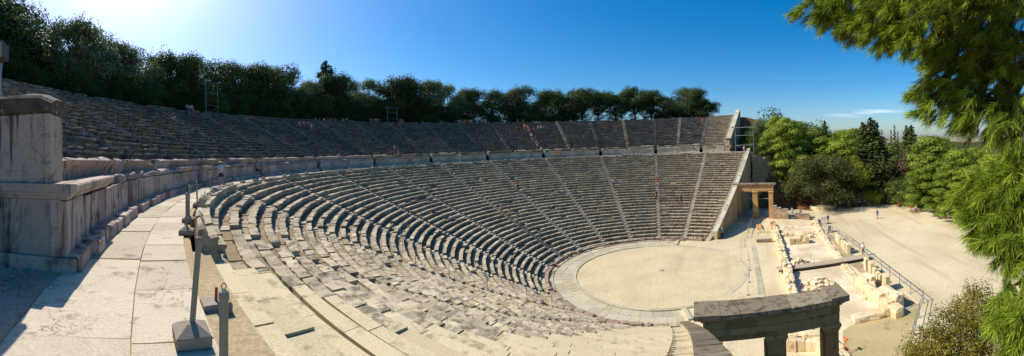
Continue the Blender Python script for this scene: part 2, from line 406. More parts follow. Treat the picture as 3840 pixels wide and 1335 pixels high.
while a < 196:
    b = a + rr.uniform(2.2, 5.5); p = pol(13.08, (a+b)/2); L = 13.1*radians(b-a)
    if rr.random() < .86: mb.box((p[0], p[1], -.05), (.46, L-.03, rr.uniform(.30, .52)), radians((a+b)/2), .03, rr.random()*.6, bev=.05, rnd=rr, tilt=(rr.uniform(-.08, .08), rr.uniform(-.05, .05)))
    else: mb.rock((p[0], p[1], 0), (.5, .6, .45), rr.random(), .3, rr)
    a = b
    mb.build('bench_stone', M['bench'], fb); mb = MB()
mb = MB(); mb.lathe((0, 0, 0.01), [(0.36, 0), (0.36, 0.06), (0.33, 0.075)], 20); mb.lathe((0, 0, 0.085), [(0.1, 0), (0.1, 0.01)], 12, 0.2)
tag(mb.build('centre_stone', M['ring']), 'small round marble disc set in the middle of the orchestra', 'stone disc')
for a, nm in ((2.5, 'flat marble slab bridging the gutter at the far end of the orchestra ring'), (206.5, 'flat marble slab bridging the gutter at the near end of the orchestra ring')):
    mb = MB(); c = pol(11.2, a); mb.box((c[0], c[1], 0.02), (2.1, 0.42, 0.12), radians(a), 0.01, 0.8, bev=0.015)
    tag(mb.build('threshold_slab', M['ring']), nm, 'slab', 'slabs across the gutter')
# long threshold strip of the proscenium
p0 = G(2825, 925); p1 = G(2858, 1115)
mb = MB(); d = p1 - p0; L = hypot(d[0], d[1]); u = d/L; rz = atan2(d[1], d[0]); s = 0
p0 = p0 - u*0.5; L += 3
while s < L:
    l = RND.uniform(0.9, 1.6); c = p0 + u*(s + l/2); mb.box((c[0], c[1], -0.15), (l-0.01, 0.62, 0.19), rz, 0.006, RND.random()); s += l
mb.build('stone_kerb_strip', M['ring']).__setitem__('kind', 'structure')
# floors of the ruined stage building
def gpoly(pts): return [tuple(G(x, y)[:2]) for x, y in pts]
Z2 = lambda x, y: (2900 + x*.4184, 720 + y*.4184)
Z1 = lambda x, y: (2640 + x*.3347, 640 + y*.3347)
Z4 = lambda x, y: (3000 + x*.4854, 900 + y*.4854)
Z5 = lambda x, y: (x*.7453, 667 + y*.7455)
Z7 = lambda x, y: (1920 + x*.7453, 667 + y*.7455)
sheet('ruin_floor', gpoly([Z2(10, 255), Z2(340, 235), Z2(620, 560), Z2(760, 800), Z2(1180, 1100), (3330, 1290), (3040, 1330), (2960, 1330), Z2(100, 690), Z2(30, 400)]), 0.008, M['floor_ruin'])
sheet('patchy_grass', gpoly([Z4(560, 560), Z4(790, 560), Z4(925, 510), Z4(905, 600), Z4(850, 880), Z4(800, 905), Z4(330, 905), Z4(330, 700)]), 0.014, M['grassy'])
sheet('earth_trench', gpoly([Z2(500, 400), Z2(560, 400), Z2(840, 690), Z2(1150, 900), Z4(900, 500), Z4(760, 520), Z4(430, 220), Z4(340, 150)]), 0.018, M['earth'])
# pavement of the walkway between the tiers
mb = MB()
for (r0, r1, off) in ((39.61, 40.46, 0.0), (40.475, 41.75, 0.9)):
    a = -14.0 + off
    while a < 200:
        b = min(200.5, a + RND.uniform(1.4, 2.6)); g = 0.016
        z = ZD + RND.uniform(-0.012, 0.012)
        a0, a1 = a + g, b - g
        A = [pol(r0, a0, ZD-0.3), pol(r1, a0, ZD-0.3), pol(r1, a0, z + RND.uniform(-.008, .008)), pol(r0, a0, z)]
        B = [pol(r0 + RND.uniform(-.01, .01), a1, ZD-0.3), pol(r1, a1, ZD-0.3), pol(r1, a1, z + RND.uniform(-.008, .008)), pol(r0, a1, z)]
        mb.prism(None, A, B, RND.random()); a = b
mb.build('walkway', M['pave']).__setitem__('kind', 'structure')
mb = MB(); ringsheet(mb, 39.45, 42.4, -14, 201, ZD-0.5, ZD-0.035, 2.0)
mb.build('walkway_bed', M['earth']).__setitem__('kind', 'structure')
mb = MB(); ringsheet(mb, 39.08, 39.60, 184.9, 200.5, 11.8, ZD-0.09, 1.0)
mb.build('earth_strip', M['earth']).__setitem__('kind', 'structure')
mb = MB(); ringsheet(mb, 41.80, 47.5, 186.0, 202, ZD-0.5, ZD-0.03, 2.0)
mb.build('earth_terrace', M['dust']).__setitem__('kind', 'structure')
# far hills beyond the woods
n2 = NT('far_hill'); a_ = n2.noise(0.006, 8); b_ = n2.noise(0.03, 6)
n2.col(n2.mix(n2.ramp(b_, 0.35, 0.65), lin((118, 120, 90)), n2.mix(n2.ramp(a_, .4, .6), lin((168, 150, 124)), lin((104, 112, 78))))); n2.rough(0.95, 0.1)
def hill(name, x0, x1, ytops, D, depth, seed):
    rr = random.Random(seed); V = []; F = []; n = 60; rows = 7
    for i in range(n+1):
        x = x0 + (x1-x0)*i/n; f = i/n*(len(ytops)-1); k = min(int(f), len(ytops)-2); yt = ytops[k]*(1-(f-k)) + ytops[k+1]*(f-k)
        top = AT(x, yt, D)[2]; r = ray(x, 500); u = np.array([r[0], r[1]])/hypot(r[0], r[1])
        for j in range(rows):
            q = j/(rows-1); z = -2 + (top+2)*sin(q*pi/2)**1.2 + (rr.uniform(-1, 1)*top*0.02 if 0 < j < rows-1 else 0)
            d = D - depth*(1-q); V.append((CP[0]+u[0]*d, CP[1]+u[1]*d, z))
        d = D + depth; V.append((CP[0]+u[0]*d, CP[1]+u[1]*d, -2))
    m = rows+1
    for i in range(n):
        for j in range(rows): F.append((i*m+j, (i+1)*m+j, (i+1)*m+j+1, i*m+j+1))
    me = mesh_np(V, F, n2.m, smooth=True, name=name); o = bpy.data.objects.new(name, me); COL.objects.link(o); tag(o, kind='structure')
hill('far_hills', 3200, 3560, [532, 524, 520, 516, 522, 515, 513, 520, 526], 1500, 500, 3)
hill('far_mountain', 3480, 3840, [530, 527, 518, 506, 512, 508, 505, 520, 516, 522, 528], 2600, 700, 4)
hill('distant_ridge', 2860, 3330, [520, 508, 500, 505, 511, 508, 503, 500, 507, 512, 518], 900, 300, 5)
# ------------------------------------------------------------------ the seating
ORD = ['first', 'second', 'third', 'fourth', 'fifth', 'sixth', 'seventh', 'eighth', 'ninth', 'tenth', 'eleventh', 'twelfth', 'thirteenth', 'fourteenth', 'fifteenth', 'sixteenth', 'seventeenth', 'eighteenth', 'nineteenth', 'twentieth', 'twenty-first', 'twenty-second', 'twenty-third']
SW = 0.37   # half width of a stairway
LOW = [-18.0, -0.6, 16.0, 34.5, 53.0, 71.5, 88.4, 105.6, 123.8, 142.0, 160.6, 177.3, 196.5]
def nearend(): return near_seat_end
def bound(i):
    """bearing of lower boundary i as a function of the radius (centre line of its stairway)"""
    if i == 0: return lambda R: far_end(R) + degrees(0.42/R) + 0.1
    if i == 12: return lambda R: near_seat_end(R) + degrees(0.40/R)
    a = LOW[i]; return lambda R: a
def seat_profile(r, d, zt, zb, rnd, wear):
    j = lambda s: rnd.uniform(-s, s) * wear
    zt += j(0.016); r += j(0.022)
    return [(r+0.13, zb), (r+0.125+j(.01), zt-0.19), (r+j(.012), zt-0.11+j(.01)), (r+j(.012), zt-0.012+j(.012)), (r+0.02, zt+j(.008)), (r+d, zt+j(.008)), (r+d, zb)]
def seat_blocks(mb, r, d, zt, zb, fa, fb, rnd, wear=1.0, lmin=0.8, lmax=1.7, broken=0.05, nseg=1, chan=True, tread=TREAD, tbase=0.5, cdrop=0.0, ctint=None):
    R = r + 0.2; a = fa(R); b_end = fb(R)
    run = 0.0
    while a < b_end - 0.02:
        L = rnd.uniform(lmin, lmax); da = degrees(L/R)
        b = a + da
        if b > b_end - degrees(0.3/R): b = b_end
        gap = degrees(0.009/R) * (1 + wear*1.6*rnd.random())
        run = run*0.6 + rnd.uniform(-0.02, 0.02)*wear
        brk = rnd.random() < broken
        z_top = zt + run*0.5 - (rnd.uniform(0.07, 0.26) if brk else 0); rr = r + (rnd.uniform(0.02, 0.14) if brk else run*0.5)
        n = nseg; secs = []
        w = wear*(2.2 if brk else 1.0)
        for k in range(n+1):
            q = a + gap + (b - a - 2*gap)*k/n
            pr = seat_profile(rr, d, z_top + (rnd.uniform(-.008, .008)*w), zb, rnd, w)
            secs.append([pol(p[0], q, p[1]) for p in pr])
        t = min(1, max(0.24, rnd.gauss(tbase, 0.17)))
        for k in range(n): mb.prism(None, secs[k], secs[k+1], t)
        a = b
    if chan:
        a = fa(R); zc = zt - 0.075 - cdrop
        while a < b_end - 0.02:
            L = rnd.uniform(lmin*0.9, lmax*1.1); b = a + degrees(L/R)
            if b > b_end - degrees(0.3/R): b = b_end
            g = degrees(0.006/R); r0, r1 = r + d + 0.004, r + tread + 0.09
            z = zc + rnd.uniform(-.012, .012)*wear; s = rnd.uniform(-.012, .012)*wear
            A = [pol(r0, a+g, z-0.3), pol(r1, a+g, z-0.3), pol(r1, a+g, z+s), pol(r0, a+g, z)]
            B = [pol(r0, b-g, z-0.3), pol(r1, b-g, z-0.3), pol(r1, b-g, z-s*.5), pol(r0, b-g, z+s*.4)]
            mb.prism(None, A, B, min(1, max(0, rnd.gauss(ctint if ctint is not None else 0.13, 0.05 if ctint is not None else 0.12)))); a = b
def split_range(fa, fb, cut):
    return [(fa, lambda R: cut), (lambda R: cut, fb)]
lower_label = ['narrow lower wedge of stone seats against the sloping coping of the far end wall', 'lower wedge of stone seats second from the far end wall',
 'lower wedge of stone seats third from the far end wall', 'lower wedge of stone seats fourth from the far end wall', 'lower wedge of stone seats fifth from the far end wall',
 'lower wedge of stone seats sixth from the far end wall', 'lower wedge of stone seats seventh from the far end wall', 'lower wedge of stone seats eighth from the far end wall, deep curved shadows',
 'lower wedge of stone seats fourth nearest the viewer', 'lower wedge of stone seats third nearest the viewer, broken sunlit slabs', 'cracked lower wedge second nearest the viewer, under rough kerb seats by the grey posts',
 'nearest lower wedge, smooth restored slabs running down beside the near stairway']
for i in range(12):
    fb_, fa_ = bound(i+1), bound(i)
    fa = (lambda f: lambda R: f(R) + degrees(SW/R))(fa_)
    fb = (lambda f: lambda R: f(R) - degrees(SW/R))(fb_) if i < 11 else near_seat_end
    mid = radians((LOW[i]+LOW[i+1])/2)
    th = thing('seating_wedge', lower_label[i], 'seating', (R0*cos(mid), R0*sin(mid), 0), 0, 'wedges of stone seats in the lower tier')
    near = i >= 9
    for k in range(NROW):
        top = k == NROW-1
        rnd = random.Random(100*i + k); r = R0 + TREAD*k; z = 0.35 + RISE*k
        zb = z - RISE - 0.12; mb = MB()
        nseg = 4 if i >= 10 else (2 if i >= 8 else 1)
        bk = 0.07 if i in (9, 10) else (0.06 if i == 8 or k < 3 else 0.045)
        if k == 0 and i < 11: bk = 0.3
        if i == 11:
            cut = 187.2 - 0.8*sin(k*1.7) if k < 30 else 185.2
            if k < 5: cut = 190 - k*0.6
            seat_blocks(mb, r, 0.36, z, zb, fa, lambda R: cut, rnd, 1.7, 0.8, 1.5, 0.08, 4, tbase=0.5, chan=not top)
            o = mb.build('seat_row', M['seat'], th)
            if top: continue
            mb = MB(); seat_blocks(mb, r, 0.33, z, zb, lambda R: cut, fb, rnd, 0.35, 1.4, 2.4, 0.0, 2, tbase=0.7, cdrop=.03, ctint=.02)
            mb.build('restored_row', M['seat_new'], th)
        else:
            new = (i <= 1 and k > 11 and rnd.random() < 0.75)
            seat_blocks(mb, r, 0.36, z, zb, fa, fb, rnd, 0.5 if new else (1.6 if i > 8 else 1.3), 0.8, 1.6, 0.02 if new else bk, nseg, chan=not top)
            mb.build('seat_row', M['seat'], th)
    # top row: heavy kerb seats with broken backs
    if i < 11 or True:
        mb = MB(); rnd = random.Random(900+i); R = 38.9
        a = fa(R); e = fb(R) if i < 11 else 184.7
        while a < e - 0.3:
            L = rnd.uniform(1.2, 2.4); b = min(e, a + degrees(L/R))
            low = (rnd.choice([.0, .06, .12, .2]) if i < 10 else rnd.choice([0, 0, .05, .2])) if rnd.random() < 0.7 else 0.0
            has = rnd.random() < (0.75 if i > 9 else 0.16); n = 5 if near else 3
            secs = []
            zt = (12.88 if i > 9 else 12.68) - low + rnd.uniform(-.04, .03)
            bs = rnd.uniform(.1, .2)
            for q in range(n+1):
                an = a + degrees(.01/R) + (b-a-degrees(.02/R))*q/n; bs = min(.24, max(.05, bs + rnd.uniform(-.06, .06))); bh = bs if has else rnd.uniform(-0.02, 0.05)
                secs.append([pol(38.90, an, 12.0), pol(38.88, an, zt-.12), pol(38.82+rnd.uniform(0,.02), an, zt-.04), pol(38.85, an, zt), pol(39.04+rnd.uniform(-.03,.03), an, zt-.03), pol(39.11+rnd.uniform(-.03,.03), an, zt+bh*.5), pol(39.17, an, zt+bh), pol(39.27+rnd.uniform(-.03,.03), an, zt+bh*.8), pol(39.32, an, ZD-0.15), pol(39.3, an, 12.0)])
            t = rnd.random()*0.6+0.25
            for q in range(n): mb.prism(None, secs[q], secs[q+1], t)
            a = b
        mb.build('kerb_seats', M['seat'], th)
mb = MB(); rnd = random.Random(5); a = 185.6
while a < 195:
    b = a + rnd.uniform(1.6, 2.8); ringsheet(mb, 38.73, 39.08 + rnd.uniform(-.05, .04), a+.02, b-.02, 11.9, 12.41 + rnd.uniform(-.015, .015), 1.0, rnd.random()*.4+.5); ringsheet(mb, 38.29, 38.705, a+.42, b+.38, 11.9, 12.36 + rnd.uniform(-.02, .02), 1.0, rnd.random()*.4+.35); a = b
tag(mb.build('restored_top_slabs', M['seat_new']), 'flat pale restored slabs between the earth strip and the nearest seat rows', 'slabs')
# upper tier
UB = [-6.4, 1.2, 8.8, 15.9, 24.6, 33.7, 43.0, 52.2, 61.4, 70.2, 79.3, 88.4, 97.4, 106.4, 115.4, 124.2, 133.2, 142.4, 151.4, 160.4, 169.2, 178.0, 185.6]
def utxt(i):
    if i == 0: return 'upper wedge of seats rising to the far end wall, standing higher than its neighbours'
    if i == 21: return 'nearest upper wedge of seats, starting behind the large pier'
    return 'upper wedge of seats, %s of twenty-two counted from the far end wall' % ORD[i]
for i in range(22):
    mid = radians((UB[i]+UB[i+1])/2)
    th = thing('upper_seating_wedge', 'weathered ' + utxt(i), 'seating', (42*cos(mid), 42*sin(mid), 12.65), 0, 'wedges of stone seats in the upper tier')
    lo = (lambda a: lambda R: a + degrees(SW/R))(UB[i]); hi = (lambda a: lambda R: a - degrees(SW/R))(UB[i+1])
    if i == 21: hi = lambda R: UB[22]
    mat = M['seat'] if i == 0 else M['seat_up']
    wear = 0.8 if i == 0 else 1.6
    nr = UN if i else UN + 1
    for k in range(nr):
        rnd = random.Random(5000 + 100*i + k); r = UR0 + UTREAD*k; z = 14.22 + URISE*k
        mb = MB()
        bk = 0.04 if i == 0 else (0.10 + 0.02*(i > 16))
        if k >= UN-2 and i: bk = 0.3
        seat_blocks(mb, r, 0.42, z, z-URISE-0.14, lo, hi, rnd, wear, 0.8, 1.9, bk, 2 if i > 17 else 1, True, UTREAD, 0.45)
        mb.build('seat_row', mat, th)
        if k == 0: # carved front seats with backs, facing the walkway
            mb = MB(); R = 42.2; a = lo(R); e = hi(R)
            while a < e - 0.2:
                b = min(e, a + degrees(rnd.uniform(0.9, 1.9)/R))
                lw = 0.16 if rnd.random() < 0.12 else 0
                n = 3 if i > 16 else 2; secs = []; hb = rnd.uniform(0.06, 0.2) if rnd.random() < 0.6 else rnd.uniform(-.05, .05)
                for q in range(n+1):
                    an = a + .02 + (b-a-.04)*q/n; h2 = hb*.6 + rnd.uniform(-.04, .05)
                    secs.append([pol(42.10, an, 14.0), pol(42.13, an, 14.12), pol(42.06, an, 14.34), pol(41.92+rnd.uniform(-.02, .02), an, 14.50-lw), pol(41.91, an, 14.55-lw), pol(42.16, an, 14.53-lw), pol(42.34, an, 14.55+h2*.7-lw), pol(42.46, an, 14.54+h2-lw), pol(42.48, an, 14.0)])
                t = rnd.random()
                for q in range(n): mb.prism(None, secs[q], secs[q+1], t)
                a = b
            mb.build('carved_seats', M['wallslab'] if i > 12 else M['seat'], th)
# stairways
def stair(name, f, r0, nrow, rise, tread, z0, label, group, w=SW-0.02, mat=None, rnd=None, side=0):
    rnd = rnd or random.Random(int(r0*10)); a = f(r0)
    th = MB()
    for k in range(nrow):
        for h in range(2):
            r = r0 + tread*(k + h/2); z = z0 + rise*(k-1) + rise*(h+1)/2 + rnd.uniform(-.012, .012); aa = f(r)
            da0 = degrees((w + rnd.uniform(-.02, .02))/r)
            A = [pol(r, aa-da0, z-0.5), pol(r+tread/2+.05, aa-da0, z-0.5), pol(r+tread/2+.05, aa-da0, z), pol(r, aa-da0, z)]
            B = [pol(r, aa+da0, z-0.5), pol(r+tread/2+.05, aa+da0, z-0.5), pol(r+tread/2+.05, aa+da0, z+rnd.uniform(-.01, .01)), pol(r, aa+da0, z)]
            th.prism(None, A, B, rnd.random())
    o = th.build(name, mat or M['stair']); tag(o, label, 'stairs', group); return o
sl_ = ['narrow stairway hard against the sloping far end wall of the lower tier'] + ['lower tier stairway, %s from the far end wall' % ORD[k] for k in range(1, 12)] + ['near stairway beside the rough topped parapet, dropping to the orchestra']
sl_[5] = 'lower tier stairway just right of the middle, next to the one with people on it'
for i in range(13): stair('stairway', bound(i), R0, NROW, RISE, TREAD, 0.35, sl_[i], 'stairways between the lower wedges', w=(SW-0.02) if 0 < i < 12 else 0.36, mat=M['seat_new'] if i == 12 else None)
for i in range(22):
    f = (lambda a: lambda R: a)(UB[i] + (0.45 if i == 0 else 0))
    stair('upper_stairway', f, UR0-0.4, UN, URISE, UTREAD, 14.22, 'upper tier stairway %s' % ('beside the far end wall' if i == 0 else '%s of those counted from the far end wall' % ORD[i]), 'stairways between the upper wedges', mat=M['seat'] if i in (0, 2, 4, 6) else M['seat_up'])
# podium wall above the walkway, in lengths between its stair openings
OPEN = [1.2, 15.9, 33.7, 52.2, 70.2, 88.4, 106.4, 124.2, 142.4, 160.4, 178.0]
ends = [-6.4] + OPEN + [187.2]
for s in range(len(ends)-1):
    rnd = random.Random(77+s)
    a0 = ends[s] + (degrees(SW/42) if s else 0); a1 = ends[s+1] - (degrees(SW/42) if s < len(ends)-2 else 0)
    m = radians((a0+a1)/2)
    lab = ('nearest length of podium wall, upright marble slabs beside the large pier' if s == len(ends)-2 else
           'podium wall behind the walkway, %s length from the far end' % ORD[s])
    th = thing('podium_wall', lab, 'wall', (41.7*cos(m), 41.7*sin(m), ZD), 0, 'lengths of wall between walkway and upper tier')
    a = a0
    mat = M['wallslab'] if a0 > 95 else M['coping']
    while a < a1 - 0.2:
        b = min(a1, a + degrees(rnd.uniform(0.75, 1.35)/41.7)); 
        if b > a1 - 0.6: b = a1
        mb = MB(); zt = 13.80 + rnd.uniform(-.02, .03); g = 0.012; r0 = 41.64 + rnd.uniform(-.012, .012)
        last = s == len(ends)-2 and b == a1
        lean = rnd.uniform(-.02, .02)
        A = [pol(r0, a+g, ZD+0.2), pol(42.0, a+g, ZD+0.2), pol(42.0, a+g, zt), pol(r0+lean, a+g, zt)]
        B = [pol(r0, b-g, ZD+0.2), pol(42.0, b-g, ZD+0.2), pol(42.0, b-g, zt-.01), pol(r0+lean, b-g, zt-.01)]
        mb.prism(None, A, B, rnd.random()); mb.build('wall_slab', mat, th); a = b
    # foot blocks
    a = a0; mb = MB()
    while a < a1 - 0.1:
        b = min(a1, a + degrees(rnd.uniform(0.6, 1.2)/41.4))
        if b > a1 - 0.5: b = a1
        h = 0.32 + rnd.uniform(-.05, .04); r0 = 41.3 + rnd.uniform(-.05, .08)
        if b == a1 and s == len(ends)-2: r0 = 41.42; h = 0.26
        V = 0.03
        A = [pol(r0, a+.02, ZD-.1), pol(42, a+.02, ZD-.1), pol(42, a+.02, ZD+h), pol(r0+V, a+.02, ZD+h), pol(r0, a+.02, ZD+h-V)]
        B = [pol(r0+rnd.uniform(-.02, .02), b-.02, ZD-.1), pol(42, b-.02, ZD-.1), pol(42, b-.02, ZD+h+rnd.uniform(-.02, .02)), pol(r0+V, b-.02, ZD+h), pol(r0, b-.02, ZD+h-V)]
        mb.prism(None, A, B, rnd.random()); a = b
    mb.build('foot_blocks', mat, th)
    # coping ledge with a hollow moulding under it, broken in places
    a = a0; mb = MB()
    while a < a1 - 0.05:
        b = min(a1, a + degrees(rnd.uniform(1.2, 2.6)/41.6))
        if b > a1 - 0.9: b = a1
        whole = rnd.random() < 0.3 or (s == len(ends)-2 and a > 181.5)
        n = 3; secs = []
        for q in range(n+1):
            an = a + .015 + (b-a-.03)*q/n; jx = 0 if whole and s == len(ends)-2 else rnd.uniform(-.03, .03)
            if whole: secs.append([pol(41.66, an, 13.84), pol(41.62, an, 13.90), pol(41.50+jx, an, 13.99), pol(41.47+jx, an, 14.09), pol(41.49+jx, an, 14.12+jx*.3), pol(42.5, an, 14.12), pol(42.5, an, 13.84)])
            else:
                r0 = 41.66 + rnd.uniform(0, .12); zt = 14.02 + rnd.uniform(-.06, .1); secs.append([pol(r0, an, 13.84), pol(r0-.03, an, 13.90), pol(r0, an, 13.95), pol(r0, an, zt-.03), pol(r0+.04, an, zt), pol(42.5, an, 14.10), pol(42.5, an, 13.84)])
        t = rnd.random()
        for q in range(n): mb.prism(None, secs[q], secs[q+1], t)
        a = b
    mb.build('coping', mat, th)
# end walls ----------------------------------------------------------
def line_wall(name, pts, thick, side, mat, capmat, label, cat='wall', capw=0.05, courses=True, group=None):
    """pts: (x, y, z_bottom, z_top) along the inner face; side +1/-1 = which way the thickness goes"""
    P = np.array(pts, float); d = P[-1, :2] - P[0, :2]; d /= np.linalg.norm(d); nrm = np.array([-d[1], d[0]])*side
    c = P.mean(0); th = thing(name, label, cat, (P[0, 0], P[0, 1], P[0, 2]), 0, group)
    mb = MB(); capb = MB(); rnd = random.Random(len(pts) + int(abs(P[0, 0])*10))
    for i in range(len(P)-1):
        a, b = P[i], P[i+1]
        def q(p, o, z): return (p[0] + nrm[0]*o, p[1] + nrm[1]*o, z)
        A = [q(a, 0, a[2]), q(a, thick, a[2]), q(a, thick, a[3]-.16), q(a, 0, a[3]-.16)]; B = [q(b, 0, b[2]), q(b, thick, b[2]), q(b, thick, b[3]-.16), q(b, 0, b[3]-.16)]
        mb.prism(None, A, B, rnd.random())
        e = 0.012/np.linalg.norm(b[:2]-a[:2]); a2 = a + (b-a)*e; b2 = b - (b-a)*e
        A = [q(a2, -capw, a2[3]-.157), q(a2, thick+capw, a2[3]-.157), q(a2, thick+capw, a2[3]+rnd.uniform(-.01, .01)), q(a2, -capw, a2[3])]
        B = [q(b2, -capw, b2[3]-.157), q(b2, thick+capw, b2[3]-.157), q(b2, thick+capw, b2[3]+rnd.uniform(-.01, .01)), q(b2, -capw, b2[3])]
        capb.prism(None, A, B, rnd.random())
    mb.build('wall_face', mat, th); capb.build('coping', capmat, th); return th
def ashlar(mb, p0, p1, out, zb, ztf, h=0.55, rnd=RND, jit=0.02, depth=0.05):
    """courses of blocks laid as a thin relief on a vertical face between p0 and p1; ztf(t) = top at fraction t"""
    p0 = np.array(p0, float); p1 = np.array(p1, float); L = np.linalg.norm(p1-p0); u = (p1-p0)/L; out = np.array(out, float)
    z = zb; row = 0
    while z < max(ztf(0), ztf(1)):
        s = -rnd.uniform(0, 0.8)
        while s < L:
            l = rnd.uniform(0.7, 1.5); s0 = max(0, s)+.012; s1 = min(L, s+l)-.012; s += l
            if s1 - s0 < 0.1: continue
            zt0 = min(z+h, ztf(s0/L)-0.17)-.008; zt1 = min(z+h, ztf(s1/L)-0.17)-.008
            if max(zt0, zt1) <= z + .08: continue
            zt0 = max(zt0, z+.01); zt1 = max(zt1, z+.01); d = depth + rnd.uniform(-jit, jit)
            a = p0+u*s0; b = p0+u*s1
            A = [(a[0], a[1], z), (a[0]+out[0]*d, a[1]+out[1]*d, z), (a[0]+out[0]*d, a[1]+out[1]*d, zt0), (a[0], a[1], zt0)]
            B = [(b[0], b[1], z), (b[0]+out[0]*d, b[1]+out[1]*d, z), (b[0]+out[0]*d, b[1]+out[1]*d, zt1), (b[0], b[1], zt1)]
            mb.prism(None, A, B, rnd.random())
        z += h; row += 1
# far lower end wall
def fe(R, z=0): return pol(R, far_end(R) - 0.12, z)
pts = [];
for R in np.linspace(14.3, 39.6, 17):
    p = fe(R); pts.append((p[0], p[1], -0.3, max(0.45, seat_z(R) + 0.45)))
tw = line_wall('end_wall', pts, 0.62, -1, M['wallblock'], M['coping'], 'far end wall of the lower tier, pale sloping coping beside the far gateway')
mb = MB(); d = np.array(pts[-1][:2]) - np.array(pts[0][:2]); L = np.linalg.norm(d); d /= L; nrm = -np.array([-d[1], d[0]])
q0 = np.array(pts[0][:2]) + nrm*0.62; q1 = np.array(pts[-1][:2]) + nrm*0.62
ashlar(mb, q0, q1, nrm, 0, lambda t: pts[0][3] + (pts[-1][3]-pts[0][3])*t, 0.6); mb.build('block_courses', M['wallblock'], tw)
# near parapet beside the near stairway
pts = []
for R in np.linspace(14.2, 35.5, 16):
    a = near_seat_end(R) + degrees(0.76/R); p = pol(R, a); pts.append((p[0], p[1], -0.3, seat_z(R) + 0.28))
line_wall('parapet_wall', pts, 0.60, 1, M['coping'], M['cornice'], 'low sloping parapet with rough grey top beside the near stairway and near gateway', capw=0.03)
# upper end walls
def upper_end(a0, sgn, label, front):
    pts = []
    for R in list(np.linspace(43.0, 59.6, 12)):
        p = pol(R, a0); zt = 15.35 + max(0, (R-43.0))*0.505 + 0.15
        pts.append((p[0], p[1], 12.2 if R < 58 else 14, zt))
    p = pol(60.6, a0); pts.append((p[0], p[1], 14, pts[-1][3]))
    th = line_wall('upper_end_wall', pts, 1.05, sgn, M['pier'] if front else M['wallblock'], M['coping'], label)
    d = np.array(pts[-1][:2]) - np.array(pts[0][:2]); d /= np.linalg.norm(d); nrm = np.array([-d[1], d[0]])*sgn
    mb = MB(); q0 = np.array(pts[0][:2]) + nrm*1.05; q1 = np.array(pts[-1][:2]) + nrm*1.05
    ashlar(mb, q0, q1, nrm, 12.2, lambda t: pts[0][3] + (pts[-1][3]-pts[0][3])*t, 0.6, depth=0.03)
    mb.build('block_courses', M['pier'] if front else M['wallblock'], th)
upper_end(-6.55, -1, 'far end wall of the upper tier, highest stonework against the sky', False)
upper_end(185.75, 1, 'sloping end wall of the upper tier behind the large near pier', True)
# piers at the foot of the upper end walls
def pier(a_in, sgn, label, detail):
    p = pol(41.77 if detail else 41.62, a_in); rz = radians(a_in)
    th = thing('pier', label, 'pier', (p[0], p[1], ZD), 0)
    u = np.array([cos(rz), sin(rz)]); v = np.array([-sin(rz), cos(rz)])*sgn
    def slab(name, mat, r0, r1, w0, w1, z0, z1, prof=None, sub=1, t=0.5, bev=0.012):
        mb = MB(); cx = (r0+r1)/2; cw = (w0+w1)/2; c = u*cx + v*cw
        mb.box((p[0]+c[0], p[1]+c[1], z0), (r1-r0, w1-w0, z1-z0), rz, 0.002, t, bev=bev); return mb.build(name, mat, th)
    slab('foot_course', M['pier'], -0.30, 2.6, 0, 1.17, ZD-.1, 12.87, t=.6)
    slab('lower_body', M['pier'], 0.015, 2.5, 0, 1.09, 12.87, 13.86, t=.25)
    slab('corner_strip', M['pier'], -0.012, 0.16, 0.94, 1.115, 12.87, 13.86, t=.7)
    mb = MB(); 
    for (e, z0, z1) in ((0.02, 13.86, 13.92), (0.04, 13.92, 13.98), (0.07, 13.98, 14.13)):
        c = u*(1.25-e/2) + v*(0.545+e/2); mb.box((p[0]+c[0], p[1]+c[1], z0), (2.5+e, 1.09+e, z1-z0), rz, 0.001, .5, bev=0.004)
    mb.build('ledge', M['pier'], th)
    slab('upper_body', M['pier'], 0.20, 1.55, 0.25 if detail else 0, 1.04, 14.13, 15.38, t=.8)
    slab('pilaster_strip', M['pier'], 0.17, 0.27, 0.4, 1.06, 14.135, 15.37, t=.9)
    slab('pilaster_strip', M['pier'], 0.30, 0.34, 0.4, 1.05, 14.135, 15.37, t=.8, bev=.004)
    mb = MB(); n = 10; secs = []
    for q in range(9):
        s = 0.10 + (1.9)*q/8; row = []
        for k in range(n+1):
            f = k/n; wv = 0.16 + 0.99*f; zz = 15.66 + 0.13*sin(pi*f)**0.6 + RND.uniform(-.012, .012)
            if q == 0: zz -= 0.14
            if q == 1: zz -= 0.02
            c = u*s + v*wv; row.append((p[0]+c[0], p[1]+c[1], zz))
        for k in range(n, -1, -1):
            f = k/n; wv = 0.18 + 0.94*f; c = u*(s + (0.04 if q == 0 else 0)) + v*wv; row.append((p[0]+c[0], p[1]+c[1], 15.385 + (0.04 if k in (0, n) else 0)))
        secs.append(row)
    for q in range(8):
        mb.add(secs[q]+secs[q+1], [(i, (i+1) % len(secs[q]), len(secs[q])+(i+1) % len(secs[q]), len(secs[q])+i) for i in range(len(secs[q]))], .4)
    m = len(secs[0]); mb.add(secs[0], [tuple(range(m))[::-1]], .4); mb.add(secs[-1], [tuple(range(m))], .4)
    mb.build('capping_stone', M['cap'], th); return th
pier(185.75, 1, 'large near pier of cracked pale marble under a dark lichened rounded cap', True)
pier(-6.55, -1, 'pier at the foot of the far upper end wall, beyond the walkway', False)
